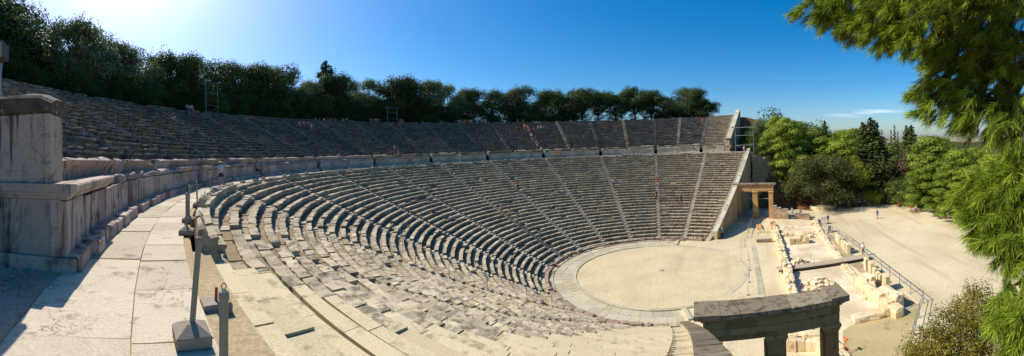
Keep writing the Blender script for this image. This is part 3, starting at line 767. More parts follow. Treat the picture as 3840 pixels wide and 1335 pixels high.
# ------------------------------------------------------------------ gateways
def gateway(label, centre, rot, seed, z=0):
    th = thing('stone_gateway', label, 'gateway', (centre[0], centre[1], z), rot)
    rnd = random.Random(seed)
    H = 4.95; xs = [(-3.05, 0.72), (0.10, 0.86), (3.05, 0.72)]
    for (x, wd) in xs:
        mb = MB(); z = 0.0
        mb.box((x, 0, -0.1), (wd+.16, 1.02, 0.35), 0, .006, rnd.random(), bev=.02); z = 0.25
        while z < H-0.45:
            h = min(rnd.uniform(0.7, 1.1), H-0.42-z); mb.box((x, 0, z+.004), (wd, 0.86, h-.008), 0, .004, rnd.random(), bev=.012); z += h
        o = mb.build('pillar', M['gate'], th, local=True)
        mb = MB(); mb.box((x, 0, H-.42), (wd+.06, .92, .12), 0, 0, .6, bev=.01); mb.box((x, 0, H-.30), (wd+.16, 1.0, .12), 0, 0, .4, bev=.01); mb.box((x, 0, H-.18), (wd+.26, 1.1, .18), 0, 0, .7, bev=.02)
        mb.build('capital', M['gate'], o, local=True)
        mb = MB()
        s = -1 if x > 0.5 else 1
        for s in ((1,) if x < -1 else (-1,) if x > 1 else (-1, 1)): mb.box((x + s*(wd/2+.05), 0, 0.2), (.10, .46, H-.65), 0, .003, .3)
        o = mb.build('jamb', M['gate'], th, local=True)
    mb = MB()
    for (a, b) in ((-3.46, 0.1), (0.115, 3.46)):
        mb.box(((a+b)/2, 0, H), (b-a, .94, .28), 0, .003, rnd.random(), bev=.01); mb.box(((a+b)/2, 0, H+.28), (b-a, 1.0, .30), 0, .003, rnd.random(), bev=.01)
    mb.build('architrave', M['gate'], th, local=True)
    mb = MB(); x = -3.5
    while x < 3.45:
        l = min(rnd.uniform(1.0, 1.6), 3.5-x); mb.box((x+l/2, 0, H+.585), (l-.01, .92, .42), 0, .004, rnd.random(), bev=.01); x += l
    mb.build('frieze', M['gate'], th, local=True)
    mb = MB()
    mb.box((0, 0, H+1.005), (7.2, 1.16, .12), 0, .002, .5); mb.box((0, 0, H+1.125), (7.45, 1.36, .08), 0, .002, .4)
    mb.build('moulding', M['gate'], th, local=True)
    x = -3.92; mb = MB()
    while x < 3.9:
        l = rnd.uniform(0.95, 1.5)
        if 3.92 - (x+l) < 0.7: l = 3.92-x
        h = 0.24 + rnd.uniform(-.012, .012)
        if x > 2.0 and seed == 1: h = .33
        mb.box((x+l/2, 0, H+1.207), (l-.006, 1.60 + rnd.uniform(-.03, .02), h), 0, .006, rnd.random(), tilt=(rnd.uniform(-.006, .006), 0), bev=.012); x += l
    mb.build('cornice', M['cornice'], th, local=True)
    return th
gn = gateway('large near gateway seen from above, two openings under a lichened grey cornice', (-21.6, -11.65), radians(-90+8.9), 1)
gf = gateway('small distant gateway beside the far end wall, honey coloured pillars in sun', (25.0, -11.2), radians(-90-11), 2, .7)
mb = MB(); mb.tube([(-2.75, 0.1, 3.55), (2.75, 0.1, 3.55)], .05, 6); mb.build('cross_rail', M['wood'], gf, local=True)
mb = MB()
for z in (0.6, 1.1): mb.tube([(0.5, 0.25, z), (2.7, 0.25, z)], .025, 5)
for x in (0.55, 1.6, 2.65): mb.tube([(x, 0.25, 0), (x, 0.25, 1.1)], .025, 5)
mb.build('barrier_rail', M['steel'], gf, local=True)
# rough rock face behind the far gateway
mb = MB(); rr = random.Random(9); rows_ = []
wall_pts = [(38.6, -10.9, 11.9), (39.8, -12.6, 11.6), (40.6, -14.6, 10.6), (41.4, -16.6, 9.0), (42.6, -18.4, 7.0), (44.0, -20.2, 4.6), (45.2, -22.4, 2.4)]
N_ = 26
for i in range(N_+1):
    f = i/N_*(len(wall_pts)-1); k = min(int(f), len(wall_pts)-2); q = np.array(wall_pts[k])*(1-(f-k)) + np.array(wall_pts[k+1])*(f-k); row = []
    for j in range(13):
        h = j/12; row.append((q[0]-1.0+1.5*h + rr.uniform(-.22, .22), q[1] + rr.uniform(-.1, .1), -.2 + (q[2]+.2)*h + (rr.uniform(-.15, .25) if j else 0)))
    row.append((q[0]+2.5, q[1], q[2]-.3)); row.append((q[0]+2.5, q[1], -.3)); rows_.append(row)
m = len(rows_[0])
for i in range(N_):
    for j in range(m): mb.add([rows_[i][j], rows_[i+1][j], rows_[i+1][(j+1) % m], rows_[i][(j+1) % m]], [(0, 1, 2, 3)], .5)
me_ = bpy.data.meshes.new('x'); bpy.data.meshes.remove(me_)
V = [v for r_ in rows_ for v in r_]; F = [(i*m+j, i*m+(j+1) % m, (i+1)*m+(j+1) % m, (i+1)*m+j) for i in range(N_) for j in range(m)] + [tuple(range(m))[::-1], tuple(N_*m+j for j in range(m))]
o = bpy.data.objects.new('rock_retaining_wall', mesh_np(V, F, M['wallblock'], name='rock_retaining_wall')); COL.objects.link(o)
tag(o, 'rough high rock face in deep shade right behind the far gateway', 'rock wall')
# paving ramp in front of the far gateway
q = [G(*Z1(*p)) for p in ((382, 588), (410, 512), (545, 512), (520, 585))]; q = [np.array([CP[0]+(v[0]-CP[0])*.965, CP[1]+(v[1]-CP[1])*.965, 0]) for v in q]
mb = MB(); mb.prism(None, [(p[0], p[1], 0.0) for p in q], [(p[0], p[1], 0.09 + ramp_z(p[0], p[1])) for p in q]); tag(mb.build('board_ramp', M['wood']), 'flat grey board ramp on the ground before the far gateway', 'ramp')
# stepped wall right of the far gateway
def step_wall(label, p0, p1, steps, thick, mat):
    a = np.array(p0[:2]); b = np.array(p1[:2]); L = np.linalg.norm(b-a); u = (b-a)/L; rz = atan2(u[1], u[0])
    th = thing('masonry_wall', label, 'wall', (a[0], a[1], 0), rz)
    mb = MB(); cp = MB(); x = 0
    for (fr, h) in steps:
        l = fr*L; n = max(1, int(h/0.5)); 
        for k in range(n):
            s = x
            while s < x+l-.01:
                bl = min(RND.uniform(.8, 1.4), x+l-s)
                if x+l-(s+bl) < .3: bl = x+l-s
                mb.box((s+bl/2, 0, h*k/n + (0 if k else -.1)), (bl-.008, thick, h/n-.006 + (0 if k else .1)), 0, .004, RND.random()); s += bl
        cp.box((x+l/2, 0, h), (l+.04, thick+.1, .1), 0, .004, RND.random(), bev=.015); x += l
    mb.build('wall_blocks', mat, th, local=True); cp.build('coping', M['coping'], th, local=True); return th
step_wall('stepped masonry wall falling away from the right side of the far gateway', G(*Z1(775, 552), .45), G(*Z1(945, 550), .45), [(.26, 3.0), (.26, 2.65), (.48, 2.35)], .5, M['wallblock'])
step_wall('low stone wall standing alone, right of the gap with two walkers', G(*Z1(1015, 548), .3), G(*Z1(1180, 540), .3), [(.3, 1.45), (.7, 1.25)], .5, M['wallblock'])
step_wall('short square stone block ending the low wall by the railing', G(*Z1(1155, 553)), G(*Z1(1192, 553)), [(1, .75)], .6, M['coping'])
def low_wall(name, label, pts, h, thick, mat, rnd, cap=True):
    th = thing(name, label, 'wall', (pts[0][0], pts[0][1], 0)); mb = MB(); cb = MB()
    for i in range(len(pts)-1):
        a, b = np.array(pts[i][:2]), np.array(pts[i+1][:2]); d = b-a; L = np.linalg.norm(d); u = d/L; v = np.array([-u[1], u[0]])*thick/2
        hh = h if not hasattr(h, '__len__') else h[i]; h2 = h if not hasattr(h, '__len__') else h[i+1]
        A = [(*(a-v), -.2), (*(a+v), -.2), (*(a+v), hh), (*(a-v), hh)]; B = [(*(b-v), -.2), (*(b+v), -.2), (*(b+v), h2), (*(b-v), h2)]
        mb.prism(None, A, B, rnd.random()); v = v*1.12
        A = [(*(a-v), hh+.002), (*(a+v), hh+.002), (*(a+v), hh+.1), (*(a-v), hh+.1)]; B = [(*(b-v), h2+.002), (*(b+v), h2+.002), (*(b+v), h2+.1), (*(b-v), h2+.1)]
        cb.prism(None, A, B, rnd.random())
    mb.build('wall_body', mat, th); cb.build('coping', M['coping'], th); return th
ZL = lambda x, y: (2900 + x*.2455, 640 + y*.2455)
low_wall('retaining_wall', 'long low retaining wall at the foot of the bank behind the far gateway', [G(*Z1(800, 425)), G(2975, 768), G(*ZL(420, 520)), G(*ZL(560, 500)), G(*ZL(680, 497))], 1.0, .45, M['wallblock'], RND)
low_wall('retaining_wall', 'curved pale wall flanking the steps behind the group in the tree shade', [G(*ZL(1190, 505)), G(*ZL(1290, 500)), G(*ZL(1400, 500)), G(*ZL(1480, 510)), G(*ZL(1550, 520))], [1.3, 2.4, 2.6, 2.0, 1.6], .45, M['coping'], RND)
# round rubble planter
c = (G(*ZL(570, 575)) + G(*ZL(945, 575)))/2; pr = np.linalg.norm((G(*ZL(570, 575)) - G(*ZL(945, 575)))[:2])/2
PLANTER = (c[0], c[1]); th = thing('stone_planter', 'round rubble stone planter at the foot of the spreading dark tree', 'planter', (c[0], c[1], 0))
mb = MB()
for ring in range(2):
    for k in range(34):
        a = 2*pi*(k + ring*.5)/34; mb.rock((c[0] + pr*cos(a), c[1] + pr*sin(a), ring*.36 - .05), (.42, .5, .42), a, RND.random(), k=1, rough=.1)
mb.build('stone_ring', M['ruin'], th)
mb = MB(); mb.lathe((c[0], c[1], 0), [(pr-.1, 0), (pr-.15, .55), (pr*.5, .72), (.4, .8)], 28); mb.build('soil', M['earth'], th)
# path steps beyond (right of the curved wall and behind)
for (lab, x0, x1, y, n, rise) in (('broad shaded earth steps climbing into the wood right of the curved wall', 1600, 1790, 505, 6, .28), ('shaded stone steps climbing between the dark tree and the tall cypress', 1190, 1400, 470, 9, .42)):
    a = G(*ZL(x0, y)); b = G(*ZL(x1, y)); u = (b-a)[:2]; L = np.linalg.norm(u); u /= L; v = np.array([u[1], -u[0]]);
    if v.dot(a[:2]-CP[:2]) < 0: v = -v
    mb = MB(); cc = (a[:2]+b[:2])/2
    for k in range(n):
        q = cc + v*(k*.95 + .6); mb.box((q[0], q[1], -.3), (L, 1.25, .3 + rise*(k+1)), atan2(u[1], u[0]), .02, RND.random(), bev=.02)
    tag(mb.build('path_steps', M['seat']), lab, 'steps', 'steps into the wood')

# ------------------------------------------------------------------ ruins of the stage building
def rubble_line(label, pts, wd, h, seed, cat='ruined wall', mat=None, rows=2, big=1.0):
    rnd = random.Random(seed); mb = MB()
    P = [np.array(p[:2], float) for p in pts]
    for i in range(len(P)-1):
        a, b = P[i], P[i+1]; L = np.linalg.norm(b-a); u = (b-a)/L; v = np.array([-u[1], u[0]]); rz = atan2(u[1], u[0]); 
        for r in range(rows):
            s = 0
            while s < L:
                l = rnd.uniform(.45, .95)*big; o = (r-(rows-1)/2)*wd/rows*1.0; hh = h*rnd.uniform(.65, 1.15)
                q = a + u*(s+l/2) + v*(o + rnd.uniform(-.04, .04))
                mb.rock((q[0], q[1], -.12), (l*1.12, wd/rows*1.15, hh+.12), rz + rnd.uniform(-.12, .12), rnd.random(), rnd, k=2, rough=.07); s += l
    return tag(mb.build('rubble_wall', mat or M['ruin']), label, cat, 'ruined walls of the stage building')
rubble_line('long rubble wall of the stage building, far part beyond the footbridge', [(18.2, -14.4), (15, -14.3), (11.3, -14.4), (6.6, -14.4), (1.6, -14.4)], .8, .75, 1)
rubble_line('long rubble wall of the stage building, near part running behind the near gateway', [(0.1, -14.45), (-3, -14.4), (-6.2, -14.2), (-8.5, -14.2)], .85, .95, 2)
rubble_line('low cross wall of rubble joining the two long ruined walls', [(14.3, -15.0), (14.0, -18), (13.7, -21.2)], .6, .5, 3, rows=1)
rubble_line('rubble wall leading from the masonry block toward the footbridge', [(24, -22.3), (19.9, -21.5), (15.5, -21.3), (12.6, -21.1), (9.8, -21.1)], .85, .5, 4)
W = rubble_line('low flat topped ruined wall ending at the footbridge', [(9.4, -21.1), (7.4, -21.05), (2.3, -21.15)], .62, .36, 5, rows=1, big=1.6)
rubble_line('low worn footing just this side of the footbridge', [(0.4, -21.2), (-1.8, -21.1), (-4.6, -21.1)], .8, .16, 6)
rubble_line('thick tumbled wall of big pitted boulders near the railing corner', [(-5.6, -21.3), (-7.2, -21.6), (-8.7, -21.2), (-10.0, -21.6)], 1.25, 1.15, 7, big=1.5)
rubble_line('largest heap of rounded pitted boulders, in front of the standing slabs', [(-9.9, -21.7), (-12.2, -22.3)], 1.7, 1.2, 17, big=1.8)
rubble_line('end of boulder wall turning toward the near gateway', [(-12.4, -22.0), (-12.5, -19.6)], .9, .6, 8, rows=1, big=1.7)
rubble_line('broken orange footing beside the barrier before the far gateway', [(24.9, -11.9), (21.5, -11.7), (18.4, -11.9)], .8, .4, 9, mat=M['gate'])
rubble_line('orange broken footing between the far gateway and the long wall', [(25.0, -14.0), (22.2, -14.2), (19.0, -14.3)], .9, .55, 10, mat=M['gate'])
rubble_line('short cross footing closing the two orange footings', [(17.0, -11.4), (16.7, -14.0)], .5, .4, 11, rows=1)
rubble_line('second course of low blocks between the cross wall and stone pile', [(17.5, -15.2), (15.9, -17.5), (15.6, -21)], .5, .22, 12, rows=1)
rubble_line('low pale footing right of the near gateway pillar', [(-13.6, -15.9), (-15.2, -16.1), (-16.8, -16.4)], .8, .35, 13, big=1.3)
rubble_line('thick wall of pale blocks seen through the near gateway', [(-14.6, -12.2), (-15.0, -13.4), (-15.3, -14.9)], .9, .9, 14, big=1.3)
rubble_line('sloping block wall at the right of the near gateway opening', [(-12.6, -14.3), (-14.4, -14.9), (-16.6, -15.3), (-18.6, -15.6)], .6, .8, 15, rows=1, big=1.5)
def heap(label, c, r, n, hgt, seed, s=.32, kind=None):
    rnd = random.Random(seed); th = thing('stone_heap', label, 'stones', (c[0], c[1], ZD if hypot(c[0], c[1]) > 38 else 0), 0, 'heaps of loose stones') if not kind else None; mb = MB()
    for k in range(n):
        a = rnd.uniform(0, 6.28); q = r*sqrt(rnd.random()); sz = s*rnd.uniform(.6, 1.5)
        mb.rock((c[0] + q*cos(a), c[1] + q*sin(a), (ZD if hypot(c[0], c[1]) > 38 else 0) + max(-.03, hgt*(1-q/r)*rnd.random()-.03)), (sz*1.3, sz, sz*.8), rnd.uniform(0, 3), rnd.random(), rnd, k=1, rough=.15)
        if th: mb.build('stone', M['ruin'], th); mb = MB()
    if kind: tag(mb.build('stone_chips', M['ruin'] if 'gravel' in label else M['dust']), label, 'stones', kind='stuff')
def Gz2(x, y): return G(*Z2(x, y))
heap('small heap of loose stones beside the masonry walls', Gz2(165, 272), .8, 11, .2, 21)
heap('small upright cluster of stones on the ruin floor beyond the footbridge', Gz2(235, 640), .75, 16, .5, 22, .42)
heap('wide heap of stones on the ruin floor this side of the footbridge', Gz2(405, 850), 1.5, 42, .45, 23, .42)
heap('scattered pale chips on the gravel inside the far ruin', Gz2(140, 322), .9, 26, .03, 24, .14, kind=1)
heap('stones scattered at the foot of the large near pier', (-41.9, -5.95), .5, 26, .02, 25, .04, kind=1)
heap('loose stones around the start of the railing', Gz2(385, 300), 1.0, 9, .1, 26, .5)
th = thing('block_pile', 'pile of squared blocks in two courses on the ruin floor', 'stone blocks', (9.9, -17.2, 0)); rnd = random.Random(4)
mb = MB()
for (dx, dy, z, a, b, h) in ((0, 1.1, 0, .7, .7, .85), (0, .35, 0, .6, .65, .4), (0, .33, .41, .6, .6, .42), (0, -.35, 0, .6, .65, .45), (0, -1.0, 0, .7, .6, 1.0), (.7, -.5, 0, .8, .8, 1.15), (.75, .4, 0, .6, .6, .5)):
    mb.box((9.9+dx, -17.3+dy, z), (a, b, h), .05, .015, rnd.random(), bev=.03); mb.build('squared_block', M['ruin'], th); mb = MB()
tag(mb and (lambda m: (m.box((7.6+5.0, -19.3, -.02), (.9, .6, .5), .3, .03, .6, bev=.08), m.build('boulder', M['ruin']))[1])(MB()), 'single rounded block beside the pile of squared blocks', 'boulder')
for (x, h, wd, lab) in ((9.9, 1.15, .8, 'farthest'), (8.95, 1.1, .8, 'second farthest'), (8.0, 1.05, .75, 'third farthest'), (7.1, .85, .7, 'fourth farthest'), (6.2, 1.0, .85, 'fifth farthest'), (5.2, 1.15, 1.0, 'sixth farthest'), (4.0, 1.3, 1.2, 'broadest and nearest')):
    mb = MB(); mb.box((x, -22.75 + RND.uniform(-.05, .05), -.1), (wd, .42, h+.1), RND.uniform(-.06, .06), .03, RND.random(), taper=.95, bev=.05)
    tag(mb.build('standing_slab', M['ruin']), lab + ' standing slab in the row beyond the footbridge', 'standing stone', 'standing slabs along the railing')
for (x, h, wd, lab) in ((-2.3, 1.35, .8, 'square shouldered first'), (-3.7, 1.35, .95, 'second'), (-4.95, 1.15, .75, 'third'), (-5.85, 1.0, .65, 'rounded fourth'), (-6.7, 1.05, .6, 'pointed fifth'), (-8.1, 1.55, 1.25, 'largest'), (-9.6, .7, .6, 'short stump, last')):
    mb = MB(); mb.box((x, -23.15 + RND.uniform(-.05, .05), -.1), (wd, .45, h+.1), RND.uniform(-.06, .06), .04, RND.random(), taper=.86 if h < 1.3 else .96, bev=.07)
    tag(mb.build('standing_slab', M['ruin']), lab + ' standing slab of the row this side of the footbridge', 'standing stone', 'standing slabs along the railing')
# kerb at the end of the trench
mb = MB(); a = G(*Z4(800, 400)); b = G(*Z4(920, 500)); c = G(*Z4(805, 540))
mb.tube([(*a[:2], .05), (*b[:2], .05), (*c[:2], .05)], .09, 4); tag(mb.build('kerb_edging', M['ring']), 'thin pale kerb edging the trench near the railing corner', 'kerb')
# footbridge
a = np.array([-0.4, -13.4]); b = np.array([1.1, -24.6]); u = (b-a)/np.linalg.norm(b-a); L = np.linalg.norm(b-a)
th = thing('footbridge', 'flat grey board footbridge crossing the ruins to the railing', 'footbridge', (a[0], a[1], 0))
mb = MB(); n = 46
for k in range(n):
    c = a + u*L*(k+.5)/n; mb.box((c[0], c[1], .36), (L/n-.012, 1.25, .05), atan2(u[1], u[0]), .002, RND.random())
mb.build('deck', M['wood'], th); mb = MB(); v = np.array([-u[1], u[0]])
for s in (-.55, .55): 
    p, q = a+v*s, b+v*s; mb.prism(None, [(*(p-v*.04), .2), (*(p+v*.04), .2), (*(p+v*.04), .358), (*(p-v*.04), .358)], [(*(q-v*.04), .2), (*(q+v*.04), .2), (*(q+v*.04), .358), (*(q-v*.04), .358)])
for f in (.12, .35, .6, .85):
    for s in (-.5, .5): c = a+u*L*f+v*s; mb.box((c[0], c[1], -.05), (.1, .1, .25))
mb.build('beams', M['darkmetal'], th)
for s, ps in ((-.6, (.03, .36, .66)), (.6, (.1, .36))):
    for f in ps:
        c = a+u*L*f+v*s; mb = MB(); mb.tube([(c[0], c[1], .2), (c[0], c[1], 1.35)], .022, 6); mb.build('rail_post', M['steel'], th)
    mb = MB(); pts = []
    for i in range(len(ps)-1):
        for q in np.linspace(0, 1, 7): c = a+u*L*(ps[i]+(ps[i+1]-ps[i])*q)+v*s; pts.append((c[0], c[1], 1.28 - .3*4*q*(1-q)))
    mb.tube(pts, .012, 4); mb.build('rope', M['rope'], th)
# long pipe railing round the ruins
def railing(name, label, pts, h=1.05, step=2.2, r=.03, mids=(.55,), posts=True):
    th = thing(name, label, 'railing', (pts[0][0], pts[0][1], 0)); P = [np.array([p[0], p[1]]) for p in pts]; mb = MB()
    for z in (h,)+tuple(mids): mb.tube([(p[0], p[1], z) for p in P], r, 6)
    mb.build('rails', M['steel'], th)
    for i in range(len(P)-1):
        L = np.linalg.norm(P[i+1]-P[i]); n = max(1, int(round(L/step)))
        for k in range(n + (1 if i == len(P)-2 else 0)):
            c = P[i] + (P[i+1]-P[i])*k/n; mb = MB(); mb.tube([(c[0], c[1], 0), (c[0], c[1], h+.06)], r*1.15, 6); mb.lathe((c[0], c[1], 0), [(.11, 0), (.11, .02)], 8); mb.lathe((c[0], c[1], h-.06), [(r*1.7, 0), (r*1.7, .1)], 8)
            mb.build('post', M['steel'], th)
    return th
railing('pipe_railing', 'long galvanised pipe railing along the outer side of the ruins', [(22.3, -21.7), (16.5, -22.6), (9, -24.0), (1.5, -24.5), (-5, -24.8), (-12.1, -25.05), (-18.2, -20.75), (-20.5, -19.1)])
railing('pipe_railing', 'short two bar railing in front of the far gateway', [(14.4, -9.9), (17.0, -10.1), (19.5, -10.4), (22.2, -10.7)], 1.5, 2.6)
railing('pipe_railing', 'thin rail between the two masonry walls where two people walk', [(25.6, -17.4), (25.5, -18.3), (25.2, -20.5), (24.8, -22.2)], 1.15, 1.9, .022)
mb = MB(); c = G(*Z4(905, 690)); mb.box((c[0], c[1], 0), (.55, .4, .28), .6, .02, .8, bev=.03); tag(mb.build('footing_block', M['coping']), 'pale concrete footing under the railing corner run', 'block')
# information board and utility box at the railing
c = G(*ZL(770, 815)); th = thing('information_board', 'tilted information board on two legs beside the woman in blue', 'board', (c[0], c[1], 0))
mb = MB(); mb.box((c[0], c[1], .95), (.7, .9, .05), -.35, 0, .5, tilt=(.5, 0)); mb.build('panel', M['concrete'], th)
for s in (-.3, .3): mb = MB(); mb.tube([(c[0]+.1, c[1]+s, 0), (c[0], c[1]+s, .97)], .03, 6); mb.build('leg', M['darkmetal'], th)
c = G(*Z2(498, 362)); th = thing('utility_box', 'pale grey utility box against the pipe railing', 'box', (c[0], c[1], 0))
mb = MB(); mb.box((c[0], c[1], 0), (.7, .55, 1.1), .1, .004, .7, bev=.02); mb.build('cabinet', M['coping'], th); mb = MB(); mb.box((c[0], c[1], 1.1), (.8, .65, .06), .1, 0, .9, bev=.015); mb.build('lid', M['coping'], th)
c = G(*Z2(490, 395)); th = thing('bicycle', 'grey bicycle leaning beside the utility box', 'bicycle', (c[0], c[1], 0)); mb = MB()
for s in (-.5, .5):
    wm = MB(); wm.tube([(c[0]+s+.33*cos(t), c[1]+.05*sin(t), .34+.33*sin(t)) for t in np.linspace(0, 2*pi, 19)], .022, 5, cap=False); wm.build('wheel', M['darkmetal'], th)
for a_, b_ in (((-.5, .34), (-.15, .8)), ((-.15, .8), (.38, .82)), ((.5, .34), (.35, .95)), ((-.5, .34), (-.02, .3)), ((-.02, .3), (-.18, .92)), ((-.02, .3), (.38, .75))): mb.tube([(c[0]+a_[0], c[1], a_[1]), (c[0]+b_[0], c[1], b_[1])], .02, 5)
mb.tube([(c[0]+.35, c[1]-.25, .97), (c[0]+.35, c[1]+.25, .97)], .015, 5); mb.build('frame', M['steel'], th); mb = MB(); mb.box((c[0]-.18, c[1], .92), (.26, .13, .05), bev=.02); mb.build('saddle', M['darkmetal'], th)
# rope posts beside the orchestra
RP = [G(*Z7(*q)) for q in ((1172, 345), (1190, 415), (1197, 465), (1195, 525), (1188, 590))]
names = ['farthest', 'second farthest', 'middle', 'second nearest', 'nearest']
for i, p in enumerate(RP):
    th = thing('rope_post', names[i] + ' thin rope post along the right side of the orchestra', 'post', (p[0], p[1], 0), 0, 'rope posts beside the orchestra')
    mb = MB(); mb.lathe((p[0], p[1], 0), [(.16, 0), (.16, .03), (.04, .06)], 10); mb.build('foot', M['steel'], th)
    mb = MB(); mb.tube([(p[0], p[1], .04), (p[0], p[1], 1.2)], .025, 6); mb.build('pole', M['steel'], th)
mb = MB(); pts = []
for i in range(4):
    for q in np.linspace(0, 1, 8): p = RP[i]*(1-q)+RP[i+1]*q; pts.append((p[0], p[1], 1.12-.22*4*q*(1-q)))
mb.tube(pts, .012, 4); tag(mb.build('barrier_rope', M['rope']), 'sagging rope strung along the posts beside the orchestra', 'rope')
c = G(*Z1(675, 800)); th = thing('plank_stack', 'low stack of grey planks in front of the orange footings', 'planks', (c[0], c[1], 0))
mb = MB()
for k in range(5): mb.box((c[0]+RND.uniform(-.03, .03), c[1], .08+.09*k), (.5, 2.3, .07), .02, .006, RND.random()); mb.build('plank', M['wood'], th); mb = MB()
# litter bin, orange object
c = G(*ZL(1930, 545)); th = thing('litter_bin', 'red brown slatted litter bin at the edge of the wood', 'bin', (c[0], c[1], 0)); mb = MB(); RB = plain_mat('red_brown_paint', (158, 62, 34), .6)
for k in range(5): mb.box((c[0], c[1], .1+.19*k), (.72, .72, .15), .1, 0, .5, bev=.01)
mb.build('slats', RB, th); mb = MB(); mb.box((c[0], c[1], 0), (.62, .62, 1.02), .1, 0, .3); mb.build('liner', M['darkmetal'], th)
c = G(*Z4(355, 880)); th = thing('survey_tripod', 'small orange topped tripod stand between the blocks right of the near gateway', 'tripod', (c[0], c[1], 0))
OR = plain_mat('orange_paint', (214, 104, 40), .5); 
for k in range(3): mb = MB(); mb.tube([(c[0]+.3*cos(k*2.1), c[1]+.3*sin(k*2.1), 0), (c[0], c[1], 1.0)], .02, 5); mb.build('leg', OR, th)
mb = MB(); mb.box((c[0], c[1], 1.0), (.42, .16, .1), .4, 0, .5, bev=.02); mb.build('head', OR, th)

# ------------------------------------------------------------------ barrier posts on the walkway
def post(label, p, zb, h, lean=(0, 0), r=.03, ring=False, base=True, group='grey barrier posts along the walkway', sc=1.0):
    th = thing('barrier_post', label, 'post', (p[0], p[1], zb), 0, group)
    if base:
        mb = MB(); b = .36*sc; rz = atan2(p[1], p[0]) + RND.uniform(-.25, .25)
        mb.box((0, 0, 0), (b, b, .11*sc), rz, .006, RND.random()*.6, bev=.01)
        V = [(cos(rz+pi/4+k*pi/2)*b*.69, sin(rz+pi/4+k*pi/2)*b*.69, .11*sc) for k in range(4)] + [(cos(rz+pi/4+k*pi/2)*b*.2, sin(rz+pi/4+k*pi/2)*b*.2, .19*sc) for k in range(4)]
        mb.add(V, [(0, 1, 5, 4), (1, 2, 6, 5), (2, 3, 7, 6), (3, 0, 4, 7), (4, 5, 6, 7)], .4)
        mb.build('base_block', M['concrete'], th, local=True)
    mb = MB(); z0 = .15*sc; top = (lean[0]*h, lean[1]*h, z0+h); n = 12 if ring else 8
    mb.tube([(0, 0, z0-.03), top], r, n); o = mb.build('pole', M['post'], th, local=True, smooth=False)
    mb = MB(); mb.lathe((top[0], top[1], top[2]-.045), [(r*1.18, 0), (r*1.18, .04), (r*1.05, .055), (r*.3, .07)], n); mb.build('cap', M['post'], o, local=True)
    if ring:
        mb = MB(); mb.tube([(top[0]+.016*cos(t), top[1], top[2]+.045+.02*sin(t)) for t in np.linspace(0, 2*pi, 13)], .0035, 6, cap=False); mb.build('ring', M['darkmetal'], o, local=True)
        mb = MB(); mb.tube([(top[0]*.4-r-.012+.012*cos(t), top[1]*.4, z0+h*.42+.012*sin(t)) for t in np.linspace(0, 2*pi, 11)], .003, 5, cap=False); mb.build('eyelet', M['darkmetal'], o, local=True)
    return th
near = [((719, 1222), (747.5, 894), 'nearest whole grey post leaning right on its concrete block, beside the earth strip'), ((700, 855), (700, 726), 'second grey post from the viewer among those on pyramid blocks'),
        ((708, 813), (709, 696), 'third grey post, almost hidden behind the second'), ((740, 760.5), (736.5, 683), 'fourth grey post from the viewer, beside the rough kerb seat'),
        ((789.5, 722), (788, 662), 'fifth grey post from the viewer on the walkway'), ((817.6, 706), (815.6, 654), 'post just left of the man in the striped shirt'), ((847, 699.5), (842, 652), 'slightly leaning post just right of the man in the striped shirt')]
for b, t, lab in near:
    p = G(b[0], b[1], ZD+.15); d = hypot(*(p-CP)[:2]); q = AT(t[0], t[1], d); h = q[2]-p[2]; post(lab, p, ZD, h, ((q[0]-p[0])/h, (q[1]-p[1])/h), .031, ring=(d < 6))
p = G(812, 1130+210, ZD+.1); q = G(835, 1087, 13.62)
post('closest grey post at the bottom edge, ring on top, seen from the waist up', (q[0]-.02, q[1]-.03, 0), ZD-.1, .9, (.03, .03), .031, ring=True)
p = G(*Z5(1095, 640), ZD-.02)
th = thing('broken_post_base', 'concrete block with a rusty stub of post on the earth strip', 'post base', (p[0]-.02, p[1], ZD-.09)); mb = MB(); mb.box((0, 0, 0), (.36, .3, .13), .2, .01, .4, bev=.015); mb.build('base_block', M['concrete'], th, local=True)
mb = MB(); mb.tube([(0, 0, .1), (0.01, 0, .3)], .02, 7); mb.build('rusty_stub', RB, th, local=True)
p = G(640+320*.4018, 640+250*.4018, ZD)
th = thing('broken_post_base', 'concrete block with a dark stub of post, left of the rough kerb seat', 'post base', (p[0], p[1], ZD)); mb = MB(); mb.box((0, 0, 0), (.36, .36, .13), .2, .01, .4, bev=.015); mb.build('base_block', M['concrete'], th, local=True)
mb = MB(); mb.tube([(0, 0, .1), (0.01, 0, .32)], .02, 7); mb.build('post_stub', M['darkmetal'], th, local=True)
a = 154.5; k = 0
while a > -8:
    p = pol(39.72, a); post('grey walkway post %s the curve from the man in the plaid shirt' % (ORD[k] + ' along' if k < 23 else 'far along'), p, ZD, .92, (RND.uniform(-.04, .04), RND.uniform(-.04, .04)), .03); a -= 7.4; k += 1
a = 159.5; k = 0
for (R, a) in [(21.5, 159.9), (24.5, 159.9), (26.9, 159.6), (27.3, 152.9), (27.4, 146.5), (27.4, 143.3), (27.4, 138), (27.45, 132.9), (27.5, 125.3), (27.5, 122.4), (27.5, 116.3), (27.4, 106.3), (27.4, 97.9), (27.4, 90.5), (27.4, 82), (27.4, 73), (27.4, 64), (27.4, 55), (27.4, 45)] + [(18.0, 159.6), (15.6, 159.9)]:
    p = pol(R, a); z = seat_z(R-.3)-.05
    if R < 27: lab = 'thin post on the near stepped aisle, %s up from the orchestra' % {15.6: 'first', 18.0: 'second', 21.5: 'third', 24.5: 'fourth', 26.9: 'top'}[R]
    else: lab = 'thin post halfway up the lower seats, %s from the near end' % ORD[k]; k += 1
    post(lab, p, z, .95, (0, 0), .022, group='thin posts among the lower seats', sc=.7)
